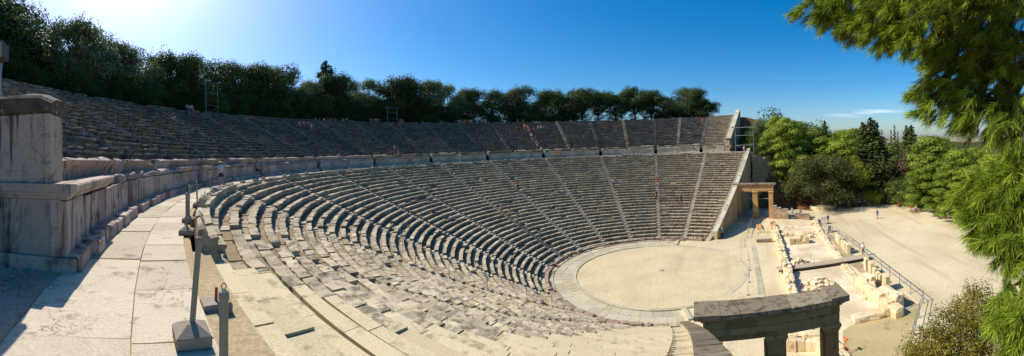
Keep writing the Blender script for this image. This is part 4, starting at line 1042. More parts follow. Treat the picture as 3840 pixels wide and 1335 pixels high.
# bottle on the ledge
p = HR(*[530*.7453, 886*.7455], 41.75); 
th = thing('drink_bottle', 'small orange drink bottle standing on the podium ledge', 'bottle', (p[0], p[1], 14.12))
OB = plain_mat('orange_drink', (176, 84, 44), .25, 0, .1); BL = plain_mat('blue_label', (90, 110, 160), .5)
mb = MB(); mb.lathe((0, 0, 0), [(.035, 0), (.037, .02), (.036, .16), (.03, .19), (.017, .215), (.017, .235)], 14); mb.build('bottle_body', OB, th, local=True, smooth=False)
mb = MB(); mb.lathe((0, 0, .07), [(.0385, 0), (.0385, .06)], 14); mb.build('label_band', BL, th, local=True); mb = MB(); mb.lathe((0, 0, .236), [(.02, 0), (.02, .02)], 12); mb.build('bottle_cap', RB, th, local=True)
# floodlight at the left edge
q = AT(-6, 200, 8.5); th = thing('floodlight', 'floodlight with a wire mesh face at the left edge, on a mast', 'floodlight', (q[0], q[1], q[2])); 
rz = atan2(*(CP-q)[1::-1]) - .5
mb = MB(); mb.box((0, 0, -.18), (.30, .42, .40), rz, 0, .5, bev=.03, tilt=(.25, 0)); mb.build('housing', M['darkmetal'], th, local=True)
mb = MB(); mb.box((cos(rz)*.165, sin(rz)*.165, -.15), (.02, .38, .34), rz, 0, .5, tilt=(.25, 0)); mb.build('mesh_face', M['concrete'], th, local=True)
mb = MB(); mb.tube([(-.15*cos(rz), -.15*sin(rz), -.15), (-.3*cos(rz), -.3*sin(rz)-.2, -.5), (-.3*cos(rz), -.3*sin(rz)-.2, 12.6-q[2])], .04, 8); mb.build('mast', M['steel'], th, local=True)
# tube frames for lamps and loudspeakers
def frame(label, c, rz, w_, h, zb, arms=True):
    th = thing('lighting_frame', label, 'frame', (c[0], c[1], zb), rz); mb = MB()
    for x in (-w_/2, w_/2): mb.tube([(x, 0, 0), (x, 0, h)], .05, 6); mb.build('upright', M['steel'], th, local=True); mb = MB()
    for A_, B_, r_ in (((-w_/2, 0, h*.3), (w_/2, 0, h*.3), .04), ((-w_/2, 0, h*.66), (w_/2, 0, h*.66), .04), ((-w_/2-1.0, 0, h-.3), (w_/2+1.0, 0, h-.3), .045), ((-w_/2, 0, 0), (w_/2, 0, h*.3), .035)):
        mb.tube([A_, B_], r_, 6); mb.build('crossbar', M['steel'], th, local=True); mb = MB()
    for x in (-w_/2-.8, -.3, w_/2+.6):
        mb = MB(); mb.box((x, -.12, h-.28), (.5, .3, .26), .1, 0, .5, bev=.04); mb.build('lamp', M['darkmetal'], th, local=True)
    return th
p = AT(2600+540*.357, 380+550*.357, 79.5); frame('open pipe frame with lamps beside the far upper pier, people beneath', p, radians(78), 4.2, 6.2, 12.2)
for (x, y, R, lab) in ((795, 395, 60.8, 'pipe frame with lamps among the trees left of the tall thin tree'), (1470, 398, 60.6, 'pipe frame carrying a long lamp bar under the dark trees'), (2235, 425, 60.6, 'pipe frame with lamps on the rim among the far trees')):
    p = HR(x, y, R); frame(lab, p, radians(degrees(atan2(p[1], p[0]))-90), 2.6, 6.0 if x < 1000 else 4.2, ground_h(p[0], p[1]))
p = AT(2181, 354, 112); th = thing('utility_pole', 'thin wooden utility pole standing above the trees on the rim', 'pole', (p[0], p[1], 20)); mb = MB(); mb.tube([(0, 0, 0), (0, 0, p[2]-20)], [.16, .11], 8); mb.build('pole', M['bark'], th, local=True)
mb = MB(); mb.box((0, 0, p[2]-21), (.12, 1.4, .12)); mb.build('crossarm', M['bark'], th, local=True)
p2 = AT(1960, 385, 125); mb = MB(); mb.tube([tuple(p*(1-q)+p2*q - np.array([0, 0, 2.6*4*q*(1-q)])) for q in np.linspace(0, 1, 14)], .035, 4); tag(mb.build('overhead_wire', M['darkmetal']), 'overhead wire sagging left from the pole above the trees', 'wire')
# ------------------------------------------------------------------ vegetation
L = {}
L['oak'] = leaf_mat('dark_oak_leaves', (40, 56, 26), (90, 108, 54), .3)
L['olive'] = leaf_mat('grey_olive_leaves', (80, 94, 62), (140, 150, 106), .35, tr_tint=(.9, 1, .6))
L['pine'] = leaf_mat('bright_pine_needles', (66, 90, 24), (150, 164, 48), .2)
L['cypress'] = leaf_mat('cypress_foliage', (36, 48, 24), (92, 102, 46), .12)
L['carob'] = leaf_mat('dull_evergreen_leaves', (52, 62, 26), (104, 106, 50), .22)
L['shrub'] = leaf_mat('shrub_leaves', (48, 74, 28), (108, 132, 52), .3)
L['dry'] = leaf_mat('dry_brown_twigs', (88, 66, 48), (128, 100, 76), .1)
L['yellow'] = leaf_mat('yellow_green_leaves', (120, 130, 30), (186, 184, 60), .4)
L['bush'] = leaf_mat('olive_brown_leaves', (92, 88, 28), (164, 148, 56), .35)
L['near'] = leaf_mat('near_pine_needles', (44, 70, 18), (176, 196, 64), .24)
def leaf_quads(C, N, size, rs, aspect=.55, ran=.5):
    """C centres, N preferred normals; returns verts, faces of small bent leaf clumps"""
    n = len(C); D = N + rs.normal(0, ran, (n, 3)); D /= np.linalg.norm(D, axis=1)[:, None] + 1e-9
    A = rs.normal(0, 1, (n, 3)); U = np.cross(D, A); U /= np.linalg.norm(U, axis=1)[:, None] + 1e-9; W = np.cross(D, U)
    s = size*rs.uniform(.6, 1.4, n)[:, None]; a = s*aspect
    V = np.stack([C - U*s*.5, C + W*a*.5 + U*s*.05, C + U*s*.5, C - W*a*.5 + U*s*.05], 1).reshape(-1, 3)
    F = np.arange(n*4).reshape(n, 4); return V, F
def crown_mesh(name, clumps, per, size, mat, seed, flat=1.0, jag=.22, up=.25, ran=.5):
    """clumps: list of (x,y,z,r); leaves lie mostly near each clump's surface, thicker on its outside"""
    rs = np.random.RandomState(seed); VV = []; FF = []; TT = []; off = 0
    tot = sum(c[3]**2 for c in clumps)
    for (x, y, z, r) in clumps:
        n = max(12, int(per*r*r/tot)); d = rs.normal(0, 1, (n, 3)); d /= np.linalg.norm(d, axis=1)[:, None]
        d[:, 2] = np.where(d[:, 2] < -.35, -d[:, 2]*.6, d[:, 2])
        lump = 1 + jag*np.sin(d[:, 0]*5.1+x)*np.sin(d[:, 1]*4.3+y)*1.2 + rs.normal(0, jag*.3, n)
        rr = r*lump*(1 - .55*rs.random_sample(n)**2.2)
        C = d*rr[:, None]; C[:, 2] *= flat; C += np.array([x, y, z])
        N = d + np.array([0, 0, up]); V, F = leaf_quads(C, N, size, rs, ran=ran); VV.append(V); FF.append(F+off); off += len(V)
        TT.append(np.clip(rs.normal(.5, .22, n) + rs.normal(0, .16), 0, 1))
    return mesh_np(np.concatenate(VV), np.concatenate(FF), mat, np.concatenate(TT), name=name)
def limbs_mesh(name, h, r, tips, seed, mat=None, fork=.35):
    rnd = random.Random(seed); mb = MB(); f = h*fork
    mb.tube([(0, 0, -.5), (r*.1, 0, 0), (r*.2, r*.1, f*.5), (0, 0, f)], [r*1.35, r*1.05, r*.85, r*.7], 8)
    for t in tips:
        t = np.array(t, float); m = np.array([t[0]*.45 + rnd.uniform(-.2, .2), t[1]*.45 + rnd.uniform(-.2, .2), f + (t[2]-f)*.5])
        mb.tube([(0, 0, f*.9), m, t], [r*.55, r*.35, r*.1], 5)
    V = np.array(mb.V); return mesh_np(V, mb.F, mat or M['bark'], mb.T, name=name)
def round_clumps(w_, h, n, seed, low=.12, rmin=.18, rmax=.3, top=1.0):
    rs = np.random.RandomState(seed); out = []
    for k in range(n):
        a = k*2.399 + rs.uniform(-.4, .4); q = sqrt((k+.5)/n); zf = rs.uniform(0, 1)
        z = low + (1-low)*zf; prof = sin(pi*min(.96, max(.06, (zf*.72+.18))))**.7
        rad = w_/2*prof*q*.82; r = h*rs.uniform(rmin, rmax)*(.8+.2*prof)
        out.append((rad*cos(a), rad*sin(a), min(h*z, h*top-r*.75), r))
    return out
PROTO = {}
def proto(kind, var, crown, trunk): PROTO[(kind, var)] = (crown, trunk)
H = 8.0
for v in range(4):
    cl = round_clumps(8.6, H, 26, 10+v, low=.10); proto('oak', v, crown_mesh('crown', cl, 16000, .27, L['oak'], v, jag=.12, ran=.35), limbs_mesh('trunk', H, .24, [c[:3] for c in cl[::3]], v))
cl = round_clumps(6.8, 8.0, 30, 17, low=.05); proto('dense', 0, crown_mesh('crown', cl, 42000, .13, L['olive'], 17, jag=.16, ran=.4), limbs_mesh('trunk', 8.0, .2, [c[:3] for c in cl[::3]], 17))
for v in range(3):
    cl = round_clumps(7.4, H, 20, 30+v, low=.16, rmin=.14, rmax=.25); proto('olive', v, crown_mesh('crown', cl, 15000, .24, L['olive'], 40+v, jag=.2, ran=.4), limbs_mesh('trunk', H, .22, [c[:3] for c in cl[::2]], v+9))
for v in range(2): # open crowns with visible stems
    cl = round_clumps(8.8, H, 26, 60+v, low=.30, rmin=.17, rmax=.27); proto('open', v, crown_mesh('crown', cl, 15000, .27, L['oak'], 60+v, jag=.16, ran=.35), limbs_mesh('trunk', H, .24, [c[:3] for c in cl[::2]], v+19, fork=.22))
for v in range(3):
    rs = np.random.RandomState(80+v); cl = []
    for k in range(46):
        zf = (k+.5)/46; a = k*2.399; rad = 3.3*(1.05-zf)**.55*(0.45+.6*rs.random_sample()); cl.append((rad*cos(a), rad*sin(a), H*(.08+.84*zf), .8*rs.uniform(.7, 1.35)))
    cl.append((0, 0, H*.62, 1.6)); cl.append((0, 0, H*.36, 1.8))
    proto('pine', v, crown_mesh('crown', cl, 26000, .16, L['pine'], 80+v, flat=.62, jag=.10, up=.35, ran=.3), limbs_mesh('trunk', H, .2, [c[:3] for c in cl[::3]], v+29, fork=.5))
def cyp(seed, w_, n, jag, per=8000, mat='cypress', size=.2):
    rs = np.random.RandomState(seed); cl = []
    for k in range(n):
        zf = (k+.5)/n; a = k*2.399; rad = w_/2*(1-zf**1.6)**.8*.55*rs.uniform(.5, 1.15); cl.append((rad*cos(a), rad*sin(a), H*(.04+.92*zf), max(.10, w_*.24*(1.08-zf)**.6*rs.uniform(.8, 1.2))))
    return crown_mesh('crown', cl, per, size, L[mat], seed, flat=1.5, jag=jag, up=.6)
def stem(seed): return limbs_mesh('trunk', H, .16, [(0, 0, H*.7)], seed, fork=.6)
proto('cypress', 0, cyp(101, 3.1, 44, .3, 13000), stem(1)); proto('cypress', 1, cyp(102, .95, 30, .12, 5000, size=.14), stem(2)); proto('cypress', 2, cyp(103, 2.6, 40, .34, 12000), stem(3))
proto('young', 0, cyp(104, 3.2, 26, .2, 5000, 'shrub', .2), stem(4))
for v in range(2):
    cl = round_clumps(12.5, H, 52, 120+v, low=.14, rmin=.17, rmax=.25, top=.95); proto('carob', v, crown_mesh('crown', cl, 42000, .19, L['carob'], 120+v, jag=.2, ran=.4), limbs_mesh('trunk', H, .4, [c[:3] for c in cl[::3]], v+49, fork=.3))
for v, m_ in ((0, 'shrub'), (1, 'dry'), (2, 'yellow'), (3, 'oak')):
    cl = round_clumps(9.5, H, 20, 140+v, low=.02, rmin=.2, rmax=.32); proto('shrub', v, crown_mesh('crown', cl, 6500 if v != 1 else 4200, .3 if v != 1 else .2, L[m_], 140+v, jag=.35), limbs_mesh('trunk', H, .14, [c[:3] for c in cl[::2]], v+59, fork=.12))
rs = np.random.RandomState(171); cl = []
for k in range(15):
    zf = (k+.5)/15; a = k*2.4; cl.append((1.05*sin(pi*zf**.8)*cos(a)*.6, 1.05*sin(pi*zf**.8)*sin(a)*.6, H*(.42+.52*zf), .72*rs.uniform(.7, 1.1)*sin(pi*(.2+.7*zf))))
proto('slim', 0, crown_mesh('crown', cl, 4200, .22, L['oak'], 171, jag=.4), limbs_mesh('trunk', H, .13, [c[:3] for c in cl[::3]], 88, fork=.5))
USED = {}
def tree(kind, var, name, label, cat, p, h, wsc=1.0, rz=None, group=None):
    """stand a tree of the given kind with its foot at p; sizes in metres"""
    cr, tr = PROTO[(kind, var)]
    gz = ground_h(p[0], p[1]); t = thing(name, label, cat, (p[0], p[1], gz - .05), RND.uniform(0, 6.28) if rz is None else rz, group)
    s = h/H; t.scale = (s*wsc, s*wsc, s)
    for nm, me in (('crown', cr), ('trunk', tr)):
        o = bpy.data.objects.new(nm, me); COL.objects.link(o); o.parent = t
    return t
# trees round the rim: (photo x, top y, kind) in thousandths of nothing but the lie of the land
sky_line = [(-30, 0, 'oak'), (30, 12, 'oak'), (95, 100, 'oak'), (148, 180, 'oak'), (195, 128, 'olive'), (268, 78, 'olive'), (335, 98, 'olive'), (388, 170, 'olive'), (440, 152, 'olive'), (500, 182, 'olive'), (560, 205, 'olive'), (620, 200, 'oak'), (690, 210, 'oak'), (740, 240, 'olive'),
 (825, 228, 'oak'), (885, 246, 'oak'), (955, 248, 'oak'), (1030, 242, 'oak'), (1090, 272, 'olive'), (1150, 300, 'olive'), (1255, 296, 'oak'), (1330, 318, 'olive'), (1385, 312, 'olive'), (1440, 330, 'oak'), (1500, 305, 'oak'), (1560, 322, 'oak'), (1625, 314, 'olive'), (1690, 330, 'olive'),
 (1750, 345, 'oak'), (1840, 350, 'oak'), (1920, 343, 'oak'), (1975, 335, 'oak')]
kindtxt = {'oak': 'dark broad evergreen tree', 'olive': 'greyish olive toned tree', 'open': 'dark round crowned tree with bare stems'}
side = ['just behind the rim']
n_ = len(sky_line)
def NTH(n): return ORD[n-1] if n <= 23 else str(n) + ('rd' if n % 10 == 3 else 'nd' if n % 10 == 2 else 'st' if n % 10 == 1 else 'th')
for i, (x, y, k) in enumerate(sky_line):
    Rt = 66.5 + RND.uniform(-1.5, 2.0) + (1.0 if x < 300 else 0); p = HR(x, y, Rt); g = ground_h(p[0], p[1])
    wsc = 1.0 if x > 300 else .85
    h = max(4.0, (p[2]-g)*(1.06 if x > 1200 else 0.97))
    d = hypot(p[0]-CP[0], p[1]-CP[1]); wsc = min(1.6, max(.9, 112*d/1311/ (h*1.05)))
    tree(k, i % (4 if k == 'oak' else 3), {'oak': 'evergreen_oak', 'olive': 'olive_tree'}[k], '%s of the skyline row, %s from the left' % (kindtxt[k], NTH(i+1)), 'tree', p, h, wsc, group='trees in a row behind the rim')
far_line = [(2070, 350, 'oak', 0), (2130, 372, 'oak', 2), (2180, 345, 'open', 0), (2240, 352, 'open', 1), (2305, 366, 'open', 0), (2378, 338, 'open', 1), (2440, 352, 'open', 0), (2500, 372, 'oak', 1), (2560, 340, 'oak', 3), (2600, 345, 'oak', 0), (2635, 378, 'oak', 2), (2025, 385, 'olive', 1)]
for i, (x, y, k, v) in enumerate(sorted(far_line)):
    p = HR(x, y, 66 if k != 'olive' else 72); g = ground_h(p[0], p[1]); h = (p[2]-g)*1.09; d = hypot(p[0]-CP[0], p[1]-CP[1]); wsc = min(1.7, max(1.0, 135*d/1311/(h*1.08)))
    tree(k, v, 'evergreen_oak' if k != 'olive' else 'olive_tree', '%s on the far rim, %s of twelve' % (kindtxt[k].replace('dark round crowned', 'round'), ORD[i]), 'tree', p, h, wsc, group='trees on the far rim')
# understorey that closes the wood right down to the rim wall
k = 0
for ring, (Rr, hh) in enumerate(((62.6, 3.6), (64.5, 5.4))):
    a = 186 - ring*1.7
    while a > (62 if ring else 36):
        p = pol(Rr + RND.uniform(-.5, .8), a); h = hh*RND.uniform(.8, 1.25)
        if not (ring == 0 and 128.0 < a < 131): tree('shrub', 3 if RND.random() < .8 else 0, 'evergreen_shrub', 'dark leafy evergreen undergrowth bush filling the shade behind the rim', 'shrub', p, h, RND.uniform(.85, 1.1), group='undergrowth bushes behind the rim')
        a -= 3.0 + RND.uniform(-.4, .6); k += 1
for a in np.arange(34, 0, -3.1): 
    p = pol(63.5, a); tree('shrub', 3, 'evergreen_shrub', 'dark leafy evergreen undergrowth bush filling the shade behind the rim', 'shrub', p, RND.uniform(2.6, 4.2), 1.1, group='undergrowth bushes behind the rim')
# second row that thickens the left wood
for a in range(196, 70, -5):
    p = pol(73 + RND.uniform(-2, 2), a + RND.uniform(-1, 1)); tree('oak' if RND.random() < .6 else 'olive', int(RND.random()*3), 'wood_tree', 'tall tree in the second rank of the wood behind the rim', 'tree', p, RND.uniform(7.5, 9.0), 1.05, group='second rank of trees behind the rim')
p = HR(1219, 215, 69); tree('slim', 0, 'slender_tree', 'tall slender tree standing alone above the wooded rim', 'tree', p, p[2]-ground_h(p[0], p[1]), 1.05)
p = HR(1532, 290, 70); tree('slim', 0, 'slender_tree', 'pale pointed tree top just above the wood at the middle', 'tree', p, p[2]-ground_h(p[0], p[1]), 1.0)
# right hand wood: x, top y, distance, kind, variant, width factor, name, label
RW = [(2790, 395, 0, 0, 0, 0, 0, 0)][:0] + [
 (2818, 490, 90, 'shrub', 0, .9, 'olive_tree', 'pale grey feathery tree right of the far upper pier'),
 (2852, 446, 94, 'dense', 0, .8, 'olive_tree', 'dark grey green tree left of the big bright pine'),
 (2822, 535, 86, 'shrub', 0, 1.2, 'shrub', 'green bush behind the open pipe frame'),
 (2868, 530, 84, 'shrub', 3, 1.2, 'evergreen_shrub', 'dark bush between the pipe frame and the big pine'),
 (2795, 585, 85, 'shrub', 3, .8, 'evergreen_shrub', 'dark bush at the top of the shaded rock face'),
 (2845, 600, 84, 'shrub', 3, 1.0, 'evergreen_shrub', 'dark bush under the green bush by the pipe frame'),
 (2880, 630, 81, 'shrub', 3, 1.0, 'evergreen_shrub', 'low dark bush on the bank right of the rock face'),
 (2935, 640, 80, 'pine', 1, 1.2, 'pine_tree', 'lowest pine bough mass hanging over the red soil'),
 (2965, 700, 79, 'shrub', 1, 1.2, 'dry_shrub', 'dry brown thicket on the red soil bank'),
 (2908, 424, 84, 'pine', 0, .8, 'pine_tree', 'left peak of the big bright pine pair on the red bank'),
 (2950, 428, 83, 'pine', 1, 1.0, 'pine_tree', 'biggest bright pine, lowest boughs over the red soil'),
 (2985, 440, 92, 'pine', 2, 1.0, 'pine_tree', 'shaded pine behind the right side of the biggest bright pine'),
 (3030, 470, 105, 'oak', 1, 1.0, 'evergreen_oak', 'dark tree top between the biggest pine and the paler pines'),
 (3062, 466, 100, 'pine', 0, 1.0, 'pine_tree', 'pale green pine with a thin spike behind it'),
 (3092, 445, 110, 'cypress', 2, .9, 'cypress_tree', 'thin grey spiky tree top above the pale pines'),
 (3100, 500, 92, 'pine', 2, 1.1, 'pine_tree', 'rounded pale pine left of the middle of the wood'),
 (3140, 478, 104, 'pine', 1, 1.0, 'pine_tree', 'small rounded pine top against the far hills'),
 (3150, 515, 88, 'pine', 0, 1.1, 'pine_tree', 'low yellow green pine above the small young tree'),
 (3195, 468, 96, 'pine', 2, 1.2, 'pine_tree', 'wide rounded pine immediately left of the tall cypresses'),
 (3235, 450, 88, 'cypress', 2, 1.4, 'cypress_tree', 'dark cypress at the left shoulder of the tallest cypress'),
 (3268, 433, 84, 'cypress', 0, 1.75, 'cypress_tree', 'tallest dark cypress with a broad ragged base'),
 (3289, 446, 92, 'cypress', 1, 1.3, 'cypress_tree', 'narrow pointed cypress touching the right of the tallest one'),
 (3306, 520, 83, 'cypress', 0, 1.5, 'cypress_tree', 'shorter cypress leaning on the right of the tallest one'),
 (3341, 481, 150, 'cypress', 1, 1.25, 'cypress_tree', 'left of the three thin distant cypresses'),
 (3354, 462, 150, 'cypress', 1, 1.3, 'cypress_tree', 'middle and tallest of the three thin distant cypresses'),
 (3366, 486, 150, 'cypress', 1, 1.2, 'cypress_tree', 'right of the three thin distant cypresses'),
 (3398, 461, 92, 'cypress', 2, 1.0, 'cypress_tree', 'dark cypress standing apart, right of the thin three'),
 (3416, 462, 92, 'cypress', 0, 1.35, 'cypress_tree', 'pointed dark cypress nearest to the right hand pines'),
 (3345, 535, 100, 'pine', 1, .8, 'pine_tree', 'yellowish pine top between tall and distant cypresses'),
 (3320, 560, 86, 'shrub', 3, 1.1, 'evergreen_shrub', 'shaded bush under the yellowish pine top'),
 (3375, 568, 82, 'shrub', 1, 1.0, 'bare_tree', 'reddish brown leafless tree among the evergreens'),
 (3490, 495, 80, 'pine', 0, 1.2, 'pine_tree', 'bright domed pine right of the cypresses'),
 (3530, 503, 86, 'pine', 1, 1.1, 'pine_tree', 'second bright domed pine, behind the first dome'),
 (3470, 560, 72, 'pine', 2, 1.0, 'pine_tree', 'low bright pine under the first dome'),
 (3600, 545, 72, 'pine', 0, 1.1, 'pine_tree', 'bright pine at the left of the low right hand group'),
 (3660, 540, 76, 'pine', 1, 1.1, 'pine_tree', 'bright pine in the middle of the right hand group'),
 (3560, 590, 66, 'pine', 2, 1.1, 'pine_tree', 'bright low pine at the edge of the gravel'),
 (3640, 610, 60, 'pine', 1, 1.2, 'pine_tree', 'low pine half hidden by the near pine branches'),
 (3730, 560, 64, 'pine', 2, 1.2, 'pine_tree', 'pine behind the near branches, at the far right'),
 (3800, 600, 58, 'pine', 0, 1.2, 'pine_tree', 'pine at the right edge behind the near branches'),
 (3800, 760, 50, 'shrub', 0, 1.3, 'shrub', 'green bush at the right edge beyond the gravel'),
 (3735, 800, 46, 'shrub', 3, 1.3, 'evergreen_shrub', 'dark bush behind the lower pine branches'),
 (3175, 568, 77, 'young', 0, 1.0, 'young_tree', 'small fresh green conical tree above the spreading dark tree'),
 (3200, 600, 79, 'shrub', 2, .8, 'shrub', 'yellow green bush right of the small conical tree'),
 (3060, 590, 74.5, 'carob', 0, 1.12, 'carob_tree', 'wide spreading dark evergreen tree rising from the round planter'),
 (3125, 588, 82, 'carob', 1, .8, 'carob_tree', 'dark crown directly behind the spreading planter tree'),
 (2990, 690, 79, 'shrub', 1, 1.3, 'dry_shrub', 'dry brown bushes left of the spreading dark tree'),
 (3272, 713, 77.5, 'shrub', 2, 1.1, 'shrub', 'bright yellow green little tree behind the curved wall'),
 (3350, 700, 80, 'shrub', 0, 1.2, 'shrub', 'green shrub at the left of the steps into the wood'),
 (3395, 672, 77, 'shrub', 0, 1.3, 'shrub', 'large mid green shrub left of the litter bin'),
 (3430, 660, 80, 'olive', 2, 1.1, 'olive_tree', 'soft green tree behind the litter bin'),
 (3455, 690, 75, 'shrub', 0, 1.2, 'shrub', 'green shrub right of the litter bin'),
 (3495, 690, 73, 'pine', 1, 1.0, 'pine_tree', 'small yellow green pine beside the three visitors'),
 (3545, 700, 71, 'shrub', 0, 1.3, 'shrub', 'green shrub beyond the gravel, right of the visitors'),
 (3600, 710, 66, 'shrub', 3, 1.3, 'evergreen_shrub', 'dark shrub at the edge of gravel near the pine branches'),
 (3240, 560, 92, 'oak', 2, 1.1, 'evergreen_oak', 'dark tree in shade behind the steps'),
 (3300, 600, 94, 'oak', 0, 1.1, 'evergreen_oak', 'dark tree in the gap right of the tallest cypress'),
 (3420, 590, 92, 'oak', 3, 1.1, 'evergreen_oak', 'dark tree under the pointed cypress'),
 (3045, 560, 96, 'oak', 3, 1.1, 'evergreen_oak', 'dark tree in deep shade right of the biggest pine'),
 (3110, 560, 96, 'oak', 0, 1.1, 'evergreen_oak', 'dark tree in deep shade behind the spreading planter tree'),
]
for (x, y, d, kd, v, ws, nm, lab) in RW:
    p = AT(x, y, d)
    if kd == 'carob' and v == 0: q = PLANTER; p = AT(x, y, hypot(q[0]-CP[0], q[1]-CP[1])); p = np.array([q[0], q[1], p[2]])
    g = ground_h(p[0], p[1]); tree(kd, v, nm, lab, 'shrub' if 'shrub' in nm or 'bare' in nm else 'tree', p, max(2.2, p[2]-g), ws, group=None)
PLT = [o for o in COL.objects if o.get('label', '').startswith('wide spreading')][0]; PLT.location.z = .7
# far off woodland reading as one mass
rs = np.random.RandomState(5); cl = []
for k in range(900):
    az_ = radians(rs.uniform(-66, -3)); d = rs.uniform(118, 620); x, y = CP[0]+d*cos(az_), CP[1]+d*sin(az_)
    if hypot(x, y) < 70: continue
    r = rs.uniform(3, 5.5)*(1 + d/900); cl.append((x, y, ground_h(x, y) + r*.75, r))
me = crown_mesh('distant_wood', cl, 110000, .9, L['oak'], 6, flat=.8, jag=.15); o = bpy.data.objects.new('distant_wood', me); COL.objects.link(o); tag(o, 'distant dark green woodland stretching toward the far hills', 'woodland', kind='stuff')
# undergrowth on the slopes by the gate
# ------------------------------------------------------------------ olive brown bush bottom right
def big_bush():
    base = AT(3640, 1250, 17.5); g = ground_h(base[0], base[1]); t = thing('bush', 'tall olive brown bush at the bottom right beside the gravel', 'bush', (base[0], base[1], g))
    rs = np.random.RandomState(3); cl = []; tops = [(3400, 1290), (3450, 1265), (3440, 1330), (3500, 1300), (3480, 1240), (3530, 1180), (3590, 1120), (3650, 1095), (3700, 1130), (3760, 1180), (3420, 1310), (3620, 1200), (3820, 1240), (3560, 1290), (3680, 1290), (3560, 1150), (3620, 1080), (3690, 1090), (3520, 1230), (3740, 1240), (3800, 1300)]
    for (x, y) in tops:
        for j in range(9):
            d = 17.0 + rs.uniform(-2.3, 2.3); q = AT(x + rs.uniform(-26, 26), y + 24 + j*16, d) - np.array([base[0], base[1], g]); cl.append((q[0], q[1], q[2] - j*.35, rs.uniform(.45, .8)))
    me = crown_mesh('foliage', cl, 70000, .10, L['bush'], 9, jag=.35); o = bpy.data.objects.new('foliage', me); COL.objects.link(o); o.parent = t
    mb = MB(); 
    for c in cl[::2]: mb.tube([(0, 0, 0), (c[0]*.5 + rs.uniform(-.3, .3), c[1]*.5, c[2]*.5), (c[0], c[1], c[2]+.3)], [.08, .04, .012], 5)
    mb.build('stems', M['bark'], t, local=True)
big_bush()
